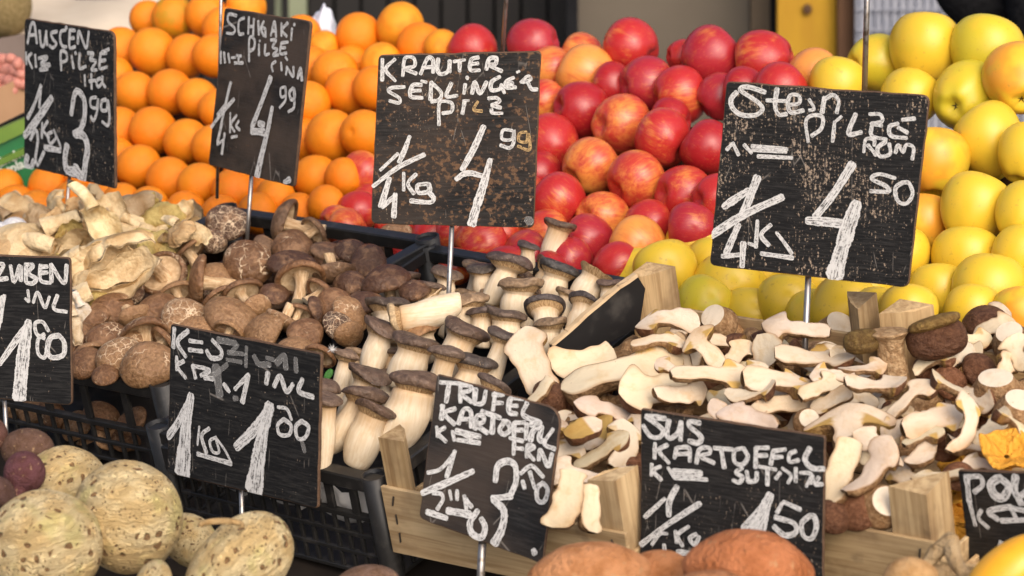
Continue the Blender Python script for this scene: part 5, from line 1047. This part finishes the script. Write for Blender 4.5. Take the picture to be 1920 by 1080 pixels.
for i in range(88):
    x = rng.uniform(1050, 1915); lo = 610+ (0 if x > 1250 else (1250-x)*.75); y = rng.uniform(lo, 930 if (x < 1190 or 1540 < x < 1760) else 820)
    k = ('half', 'half', 'stem', 'cap')[i % 4]
    if i % 3 == 0: r = porcini_round(x, y, rng.uniform(30, 42), (rng.uniform(-.7, .7), rng.uniform(.2, .8), rng.uniform(.1, .8)), ('stem', 'cap', 'stem')[(i//3) % 3], None, '', 300+i, n=-.022, tone=rng.uniform(1.1, 1.9))
    elif i % 3 == 1: r = porcini(x, y, rng.uniform(90, 130), rng.uniform(0, 360), (rng.uniform(-.4, .4), -.75, -.5), k, None, '', seed=300+i, n=-.005)
    else: r = porcini(x, y, rng.uniform(80, 125), rng.uniform(0, 360), (rng.uniform(-.5, .5), rng.uniform(.2, .8), .7), k, None, '', seed=300+i, n=rng.uniform(-.02, .035), tube=(None, 1)[i % 2])
    r['label'] = 'porcini piece lying deep in the crate, mostly covered by others'; r['group'] = 'porcini pieces half buried in the crates'

# ---------------------------------------------------------------- chanterelles, roots and squash in the right foreground
def blob(name, x, y, t, rx, ry, rz, mat, seed=0, rot=0, amp=.06, freq=1.4, sub=5, squash=None):
    rr = np.random.default_rng(6000+seed); V, F = ico(sub); V = V*(1+Nz(freq, r=rr)(V)*amp+Nz(freq*3, r=rr)(V)*amp*.25)[:, None]
    if squash: V = squash(V)
    a = math.radians(rot); z = -CF; x_ = CR*math.cos(a)+CU*math.sin(a); M = frame_xz(at(x, y, t), x_, z)
    V = V*np.array([rx, ry, rz])*t/FPX
    # keep the texture in unit space
    s = (rx+ry)/2*t/FPX; M = frame_xz(at(x, y, t), x_, z, s); V = V/s
    return mesh(name, V, F, mat, None, M)
def chanterelle(x, y, r, ax, n, desc, seed):
    rr = np.random.default_rng(seed); P, t = on_stall(x, y, n); root = empty('chanterelle', frame(P, cam2w(ax), rr.uniform(0, 6), r*t/FPX), desc, 'mushroom', 'chanterelles in the right-hand crate')
    c, f = lathe(cr_prof([(.1, .0), (.5, .22), (.9, .42), (1.02, .38), (.96, .28), (.6, .02), (.3, -.3)], 5), 40); ph = np.arctan2(c[:, 1], c[:, 0]); rho = np.hypot(c[:, 0], c[:, 1])
    c[:, 2] += rho*(.12*np.sin(3*ph+seed)+.08*np.sin(7*ph)); c *= (1+.07*np.sin(5*ph+1)*rho)[:, None]; mesh('cap', c, f, MT['chant'], root, I4)
    s, f = lathe(cr_prof([(.31, -.28), (.24, -.7), (.2, -1.1), (.02, -1.15)], 4), 18); mesh('stem', s, f, MT['chant'], root, I4)
chanterelle(1888, 856, 56, (.1, .75, .6), .03, 'large orange chanterelle above the POR sign', 1)
chanterelle(1790, 925, 36, (-.4, .5, .6), -.02, 'orange chanterelle between crate post and POR sign, highest', 2)
chanterelle(1782, 968, 30, (.3, .3, .8), -.05, 'orange chanterelle between crate post and POR sign, middle', 3)
chanterelle(1795, 1020, 34, (.3, .5, .6), -.06, 'orange chanterelle beside the gnarled root', 4)
for i in range(14):
    x, y = rng.uniform(1770, 1915), rng.uniform(880, 990); chanterelle(x, y, rng.uniform(26, 40), (rng.uniform(-.5, .5), .6, .6), -.05, 'orange chanterelle lying deep behind the POR sign', 20+i)
    bpy.data.objects
# gnarled pale root
mb = []
root = None
def tube_path(name, pts, radii, mat, seg=14, parent=None, amp=.0):
    P = smooth_path(pts, 6); rad_ = np.interp(np.linspace(0, 1, len(P)), np.linspace(0, 1, len(radii)), radii)
    tg = np.gradient(P, axis=0); tg /= np.linalg.norm(tg, axis=1)[:, None]; a0 = np.cross(tg[0], (.3, .2, .9)); a0 /= np.linalg.norm(a0); V = []
    for p, d, q in zip(P, tg, rad_):
        a0 = a0-d*(a0 @ d); a0 /= np.linalg.norm(a0); b = np.cross(d, a0)
        V += [p+q*(1+amp*math.sin(5*k+p[0]*400))*(a0*math.cos(2*math.pi*k/seg)+b*math.sin(2*math.pi*k/seg)) for k in range(seg)]
    n = len(P); F = grid_faces(n, seg)+[tuple(range(seg-1, -1, -1)), tuple(range((n-1)*seg, n*seg))]
    c = P.mean(0); s = .05
    return mesh(name, (np.array(V)-c)/s, F, mat, parent, Matrix.Translation(Vector(c)) @ Matrix.Scale(s, 4))
px_ = lambda x, y, t: at(x, y, t)
o = tube_path('gnarled_root', [px_(1735, 1062, 3.28), px_(1752, 1040, 3.28), px_(1782, 1015, 3.27), px_(1788, 1040, 3.26), px_(1800, 1068, 3.25), px_(1822, 1090, 3.25)], [.006, .009, .010, .009, .008, .006], MT['root'], amp=.1); o.color = (.5, .36, .2, 1); tag(o, 'bent pale root beside the wooden crate and POR sign', 'root')
o = tube_path('gnarled_root', [px_(1740, 1080, 3.27), px_(1775, 1075, 3.26), px_(1810, 1085, 3.25)], [.008, .010, .007], MT['root'], amp=.1); o.color = (.46, .32, .17, 1); tag(o, 'short pale root lying under the bent root', 'root')
V = blob('yellow_squash', 1893, 1072, 3.2, 100, 52, 60, MT['squash'], 1, 38, .02); tag(V, 'yellow-orange squash in the bottom right corner', 'squash')
def taper(V): V = V.copy(); k = 1-.45*np.clip(np.abs(V[:, 0])-.35, 0, 1)**1.3; V[:, 1] *= k; V[:, 2] *= k; return V
SP = [(1102, 1080, 3.30, 118, 62, 70, 4, (.58, .27, .12), 'pale orange sweet potato below the TRUFEL sign'), (1402, 1068, 3.22, 122, 76, 80, -6, (.50, .185, .075), 'large russet sweet potato before the SUS sign'), (1235, 1086, 3.32, 78, 54, 60, 8, (.52, .22, .09), 'sweet potato wedged between two larger sweet potatoes'), (1705, 1092, 3.16, 56, 46, 50, 20, (.60, .36, .16), 'tip of a pale tan sweet potato before the crate'), (1330, 1110, 3.12, 90, 40, 60, 0, (.50, .22, .10), 'lowest sweet potato at the bottom edge')]
for i, (x, y, t, rx, ry, rz, rot, c, d) in enumerate(SP):
    o = blob('sweet_potato', x, y, t, rx, ry, rz, MT['root'], 10+i, rot, .07, 1.3, 5, taper); o.color = c+(1,); tag(o, d, 'sweet potato', 'sweet potatoes at the front')
o = blob('potato', 690, 1098, 3.42, 62, 40, 44, MT['root'], 31, 8, .05); o.color = (.20, .12, .085, 1); tag(o, 'dark brown potato at the bottom before the lattice crate', 'potato')
# celeriac
CE = [(245, 967, 3.52, 107, 111, 100, 'large celeriac in the middle of the pile'), (82, 1026, 3.44, 109, 108, 100, 'pale green celeriac at the lower left'), (122, 918, 3.60, 88, 80, 80, 'celeriac behind the two largest ones'), (446, 1062, 3.42, 118, 82, 90, 'flattened celeriac below the K-SELERI sign'), (355, 1012, 3.60, 48, 60, 50, 'small celeriac tucked behind two others'), (285, 1106, 3.36, 60, 36, 50, 'celeriac top at the bottom edge')]
for i, (x, y, t, rx, ry, rz, d) in enumerate(CE):
    o = blob('celeriac', x, y, t, rx, ry, rz, MT['celeriac'], 50+i, 15*i, .055, 2.6, 6); tag(o, d, 'celeriac', 'celeriac bulbs at the front')
    if i == 3:
        mb = MB(); pts = np.linspace(0, 2*math.pi, 14, endpoint=False)
        o2 = tube_path('leaf_scar', [at(415+44*math.cos(a)*.9, 990+9*math.sin(a)-4, 3.36+.0) for a in np.linspace(math.pi*.95, 2.2*math.pi*.95, 8)], [.003, .004, .003], MT['root'], 10); o2.color = (.5, .34, .16, 1)
        w = o2.matrix_world.copy(); o2.parent = o; o2.matrix_parent_inverse = o.matrix_world.inverted()
# beetroots
BE = [(52, 842, 3.62, 50, 40, 44, (.15, .085, .06), 'earthy brown beetroot under the ZUBEN sign'), (46, 886, 3.54, 40, 42, 40, (.13, .05, .055), 'purple beetroot with thin tail root'), (-12, 812, 3.62, 26, 34, 30, (.14, .065, .05), 'beetroot cut off by the left edge'), (2, 925, 3.52, 26, 34, 30, (.11, .06, .05), 'dark beetroot below the purple one'), (20, 940, 3.58, 40, 36, 34, (.10, .06, .045), 'muddy beetroot behind the celeriac')]
for i, (x, y, t, rx, ry, rz, c, d) in enumerate(BE):
    o = blob('beetroot', x, y, t, rx, ry, rz, MT['root'], 80+i, 10*i, .04, 1.5); o.color = c+(1,); tag(o, d, 'beetroot', 'beetroots at the left front')
    if i == 1:
        q = tube_path('tail_root', [at(36, 918, t-.01), at(33, 938, t-.015), at(22, 952, t-.012), at(8, 962, t-.01)], [.012, .007, .003, .0015], MT['root']); q.color = c+(1,); q.parent = o; q.matrix_parent_inverse = o.matrix_world.inverted()
# twig beside the crates, green leaf, feather
o = tube_path('straw_stalk', [at(795, 563, 4.10), at(812, 553, 4.10), at(828, 540, 4.10)], [.0012, .0014, .001], MT['shi_stem'], 6); tag(o, 'thin straw stalk leaning beside the KRAUTER stake', 'stalk')
V, F = ico(3); P, t = on_stall(616, 702, .02); o = mesh('green_leaf', V*np.array([1, .6, .18]), F, MT['green_leaf'], None, frame_xz(P, cam2w((.5, .8, 0)), cam2w((0, .2, 1)), 12*t/FPX)); tag(o, 'small green leaf between king oysters and the K-SELERI sign', 'leaf')
V, F = [], []; P, t = on_stall(622, 655, .06); P = P-ray(622, 655)*.04; mb = MB()
for i in range(40):
    d = rng.normal(0, 1, 3); d /= np.linalg.norm(d); mb.tube((0, 0, 0), d*rng.uniform(.7, 1.2), .05, 4, 0, r2=.012)
o = mb.build('feather_tuft', MT['feather_white'], None, frame_xz(P, CR, -CF, 10*t/FPX)); tag(o, 'tiny white down tuft beside the K-SELERI sign', 'feather')
for i, (x, y, r, d) in enumerate([(28, 424, 24, 'larger white garlic bulb beside the oyster mushrooms'), (4, 430, 20, 'white garlic bulb cut off by the left edge')]):
    o = blob('garlic_bulb', x, y, 4.62, r, r*.72, r, MT['garlic_skin'], 95+i, 0, .05); tag(o, d, 'garlic', 'garlic bulbs')

# ---------------------------------------------------------------- left background: cardboard box, shallots, green crate, paper, sack
def slab(name, px4, t4, thick, mat, label, cat, group=None, parent=None):
    """a board whose four corners are given by sight lines and distances"""
    P = np.array([at(x, y, t) for (x, y), t in zip(px4, t4)]); nz = np.cross(P[1]-P[0], P[3]-P[0]); nz /= np.linalg.norm(nz)
    if nz @ (CAM-P[0]) < 0: nz = -nz
    c = P.mean(0); Q = np.vstack([P, P-nz*thick]); M = frame_xz(c, P[1]-P[0], nz); Mi = np.array(M.inverted()); V = (np.c_[Q, np.ones(8)] @ Mi.T)[:, :3]
    F = [(0, 1, 2, 3), (7, 6, 5, 4), (0, 4, 5, 1), (1, 5, 6, 2), (2, 6, 7, 3), (3, 7, 4, 0)]
    o = mesh(name, V, F, mat, parent, M if parent is None else parent.matrix_world.inverted() @ M, False)
    if label: tag(o, label, cat, group)
    return o
box = empty('cardboard_box', frame(at(-60, 160, 5.2), (0, 0, 1)), 'brown cardboard box holding shallots at the left', 'box')
slab('front_panel', [(-260, 290), (75, 128), (75, 196), (-260, 360)], [5.0, 5.25, 5.25, 5.0], .004, MT['brown_cardboard'], None, None, parent=box)
slab('back_panel', [(-260, 120), (90, 55), (90, 190), (-260, 300)], [5.45, 5.5, 5.5, 5.45], .004, MT['grey_cardboard'], None, None, parent=box)
for i, (x, y, r) in enumerate([(6, 112, 12), (20, 110, 11), (33, 120, 12), (10, 130, 13), (26, 134, 12), (40, 140, 11), (4, 148, 12), (18, 152, 13), (33, 156, 11), (44, 126, 9), (8, 168, 12), (24, 171, 11), (-8, 128, 12), (-10, 160, 12), (44, 158, 10), (-12, 180, 12), (12, 186, 12)]):
    o = blob('shallot', x, y, 5.32-.05*(i % 3), r*1.2, r*.95, r*.95, MT['shallot_skin'], 120+i, rng.uniform(-60, 80), .06, 1.2, 4, taper); tag(o, None, 'shallot', 'shallots in the cardboard box'); reg(o, 'pink shallot', 'in the cardboard box', (x, y), 'shallot')
gc = empty('green_crate', frame(at(-60, 290, 5.0), (0, 0, 1)), 'green plastic crate with white print behind the AUSCEN sign', 'crate')
slab('rim', [(-250, 350), (82, 207), (82, 232), (-250, 386)], [4.86, 5.06, 5.06, 4.86], .02, MT['lime_plastic'], None, None, parent=gc)
slab('upper_panel', [(-250, 386), (82, 232), (82, 262), (-250, 410)], [4.87, 5.07, 5.07, 4.87], .01, MT['green_plastic'], None, None, parent=gc)
slab('ledge', [(-250, 410), (82, 262), (82, 274), (-250, 424)], [4.85, 5.05, 5.05, 4.85], .02, MT['lime_plastic'], None, None, parent=gc)
pn = slab('print_panel', [(-250, 424), (82, 274), (82, 335), (-250, 500)], [4.86, 5.06, 5.06, 4.86], .01, MT['green_plastic'], None, None, parent=gc)
for j, (txt, x0, y0) in enumerate((('ünche', -2, 314), ('rktpla', -4, 336))):
    cu = bpy.data.curves.new('print', 'FONT'); cu.body = txt; cu.size = .0235; cu.extrude = .0003; cu.offset = .0004; tmp = bpy.data.objects.new('print', cu); COL.objects.link(tmp)
    dg = bpy.context.evaluated_depsgraph_get(); me = bpy.data.meshes.new_from_object(tmp.evaluated_get(dg)); bpy.data.objects.remove(tmp)
    me.materials.clear(); me.materials.append(MT['white_print']); o = bpy.data.objects.new('printed_word', me); link(o, gc)
    a_, b_ = at(-250, 424, 4.857), at(82, 274, 5.057); nz = np.cross(b_-a_, a_-at(-250, 500, 4.857)); nz /= np.linalg.norm(nz); nz = nz if nz @ (CAM-a_) > 0 else -nz
    Pq, _ = on_plane(x0, y0, a_, nz); M = frame_xz(Pq+nz*.0012, b_-a_, nz); o.matrix_local = gc.matrix_world.inverted() @ M
# beige paper sheet hung behind
nx, ny = 26, 16; V = []
tl, tr, br, bl = (48, -25), (322, -25), (300, 60), (10, 78)
for j in range(ny):
    for i in range(nx):
        a, b = i/(nx-1), j/(ny-1); x = (tl[0]*(1-a)+tr[0]*a)*(1-b)+(bl[0]*(1-a)+br[0]*a)*b; y = (tl[1]*(1-a)+tr[1]*a)*(1-b)+(bl[1]*(1-a)+br[1]*a)*b
        if j < 4 and 135 < x < 222: y = max(y, 14-abs(x-178)**2*.004)
        V.append(at(x, y, 5.85+.04*math.sin(5*a+3*b)+.02*math.sin(11*a-4*b)-.25*b))
c = np.mean(V, 0); o = mesh('paper_sheet', np.array(V)-c, grid_faces(ny, nx, False), MT['beige_paper'], None, Matrix.Translation(Vector(c))); so = o.modifiers.new('t', 'SOLIDIFY'); so.thickness = .002; tag(o, 'beige wrapping paper draped behind the oranges', 'paper')
o = blob('jute_sack', 2, 10, 5.62, 58, 62, 60, MT['olive_sack'], 140, 30, .05, 2); tag(o, 'olive jute sack in the top left corner', 'sack')
o = blob('plastic_bag', 598, 66, 5.15, 30, 60, 30, MT['white_bag_film'], 141, -14, .16, 2.6, 5, lambda V: V*np.c_[1-.35*np.clip(V[:, 1], 0, 1), np.ones(len(V)), np.ones(len(V))]*(1+.05*np.sin(9*V[:, :1]+4*V[:, 1:2])+.03*np.sin(17*V[:, 1:2]+6*V[:, :1]))); tag(o, 'knotted white plastic bag behind the oranges', 'bag')

# ---------------------------------------------------------------- far background
def wallbox(name, x0, x1, y0, y1, t, depth, mat, label, cat, group=None):
    return slab(name, [(x0, y0), (x1, y0), (x1, y1), (x0, y1)], [t]*4, depth, mat, label, cat, group)
slat = empty('slatted_wall', frame(at(760, 60, 7.6), (0, 0, 1)), 'slatted wall with shadow put into its dark colour behind the oranges', 'wall')
for i in range(16):
    x = 330+i*50; slab('slat', [(x, -420), (x+44, -420), (x+44, 520), (x, 520)], [7.6]*4, .03, MT['shade_dark_slats'], None, None, parent=slat)
slab('backing', [(-700, -450), (1180, -450), (1180, 560), (-700, 560)], [7.72]*4, .03, MT['black_cloth'], None, None, parent=slat)
wallbox('green_post', 476, 494, -300, 400, 7.2, .06, MT['dark_green_post'], 'dark green post above the SCHMAKI sign', 'post')
wallbox('pale_post', 541, 574, -300, 400, 7.0, .06, MT['pale_green_post'], 'pale greenish post left of the white bag', 'post')
wallbox('pale_post', 516, 527, -300, 400, 7.1, .04, MT['pale_green_post'], 'thin dim post between the green and pale posts', 'post')
wallbox('black_post', 1062, 1084, -400, 500, 7.0, .08, MT['black_cloth'], 'black post at the left edge of the taupe panel', 'post')
tp = empty('partition_panel', frame(at(1260, 60, 7.2), (0, 0, 1)), 'smooth taupe partition panel behind the red apples', 'wall')
slab('panel', [(1084, -420), (1408, -420), (1408, 520), (1084, 520)], [7.2]*4, .05, MT['taupe_panel'], None, None, parent=tp)
slab('edge_trim', [(1408.5, -420), (1447, -420), (1447, 520), (1408.5, 520)], [7.15]*4, .08, MT['taupe_edge'], None, None, parent=tp)
wallbox('black_post', 1447, 1458, -420, 500, 7.1, .05, MT['black_cloth'], 'narrow black post beside the mustard board', 'post')
mb_ = wallbox('mustard_board', 1458, 1571, -420, 500, 6.9, .04, MT['mustard_board'], 'upright mustard yellow wooden board with a knot', 'board')
kn = blob('knot', 1514, 17, 6.888, 9, 10, 3, MT['brown_post'], 150); kn.parent = mb_; kn.matrix_parent_inverse = mb_.matrix_world.inverted()
wallbox('brown_post', 1571.5, 1603, -420, 500, 6.85, .08, MT['brown_post'], 'brown wooden post right of the mustard board', 'post')
mc = empty('mesh_crate', frame(at(1700, 60, 6.6), (0, 0, 1)), 'pale bluish mesh crate behind the yellow apples', 'crate')
slab('side_panel', [(1604, -300), (1960, -300), (1960, 420), (1604, 420)], [6.8]*4, .02, MT['pale_mesh_plastic'], None, None, parent=mc)
mb = MB(); A = at(1612, -290, 6.79); 
for i in range(46):
    x = 1612+i*7.6; slab('rib', [(x, -300), (x+2.4, -300), (x+2.4, 420), (x, 420)], [6.79]*4, .008, MT['pale_mesh_plastic'], None, None, parent=mc) if i % 2 == 0 else None
for j in range(5): slab('rail', [(1604, -60+j*38), (1960, -60+j*38), (1960, -57+j*38), (1604, -57+j*38)], [6.785]*4, .006, MT['pale_mesh_plastic'], None, None, parent=mc)
o = blob('cloth_bundle', 1860, -28, 5.6, 108, 96, 70, MT['black_cloth'], 160, -18, .06, 1.6); tag(o, 'black cloth bundle above the yellow apples at the right', 'cloth')
o = blob('cloth_bundle', 1965, 20, 5.5, 72, 150, 60, MT['black_cloth'], 161, 8, .05, 1.5); tag(o, 'black cloth hanging at the right edge', 'cloth')
wallbox('back_wall', -2600, 4200, -1500, 900, 9.2, .1, MT['shade_dark_slats'], 'dark rear wall of the market stall', 'wall')

# ---------------------------------------------------------------- table and ground
root = empty('stall_table', frame_xz(stall(0, 0, -.168), SW, SN), 'dark stall table carrying the crates', 'table')
mb = MB(); mb.box(-1.25, 1.6, -.06, .66, -.025, 0); mb.build('tabletop', MT['dark_table'], root, I4)
root = empty('stall_shelf', frame_xz(stall(0, 0, -.30), SW, SN), 'dark lower shelf in front of the crates', 'shelf')
mb = MB(); mb.box(-1.0, 1.6, -.75, -.065, -.025, 0); mb.build('board_panel', MT['dark_table'], root, I4)
mb = MB(); mb.box(-1.0, 1.6, -.064, -.052, .0, .105); mb.build('riser', MT['dark_table'], root, I4)
o = mesh('ground', [(-30, -20, 0), (30, -20, 0), (30, 60, 0), (-30, 60, 0)], [(0, 1, 2, 3)], MT['pavement_grey'], None, Matrix.Translation((0, 0, -.35)), False); o['kind'] = 'structure'

finish_labels({'orange': 46, 'apple': 52, 'yapple': 60, 'shiitake': 34, 'oyster': 28, 'king': 40, 'porcini': 36, 'slotshi': 30, 'shallot': 24})

# ---------------------------------------------------------------- camera, light, world
cd = bpy.data.cameras.new('camera'); cam = bpy.data.objects.new('camera', cd); link(cam)
cd.sensor_width = 36; cd.lens = FPX/1920*36; cd.clip_start = .05; cd.clip_end = 500
cam.location = CAM; cam.rotation_euler = (math.pi/2-PITCH, 0, 0)
cd.dof.use_dof = True; cd.dof.focus_distance = 3.98; cd.dof.aperture_fstop = 5.6; cd.dof.aperture_blades = 9
sc.camera = cam
EL, AZ = math.radians(38), math.radians(160)      # azimuth from north (+y), clockwise
sd = np.array([math.sin(AZ)*math.cos(EL), math.cos(AZ)*math.cos(EL), math.sin(EL)])
ld = bpy.data.lights.new('sun', 'SUN'); ld.energy = SUN_E; ld.angle = math.radians(SUN_A); ld.color = (1, .955, .90)
lo = bpy.data.objects.new('sun', ld); link(lo); lo.rotation_euler = Vector(sd).to_track_quat('Z', 'Y').to_euler()
w = bpy.data.worlds.new('World'); sc.world = w; w.use_nodes = True; nt = w.node_tree
sk = nt.nodes.new('ShaderNodeTexSky'); sk.sky_type = 'NISHITA'; sk.sun_disc = False; sk.sun_elevation = EL; sk.sun_rotation = AZ; sk.dust_density = 5; sk.air_density = .7; sk.ozone_density = .3
bg = nt.nodes['Background']; nt.links.new(sk.outputs[0], bg.inputs[0]); bg.inputs[1].default_value = SKY_E
sc.view_settings.view_transform = 'Standard'; sc.view_settings.look = 'None'; sc.view_settings.gamma = 1; sc.view_settings.exposure = EXPO
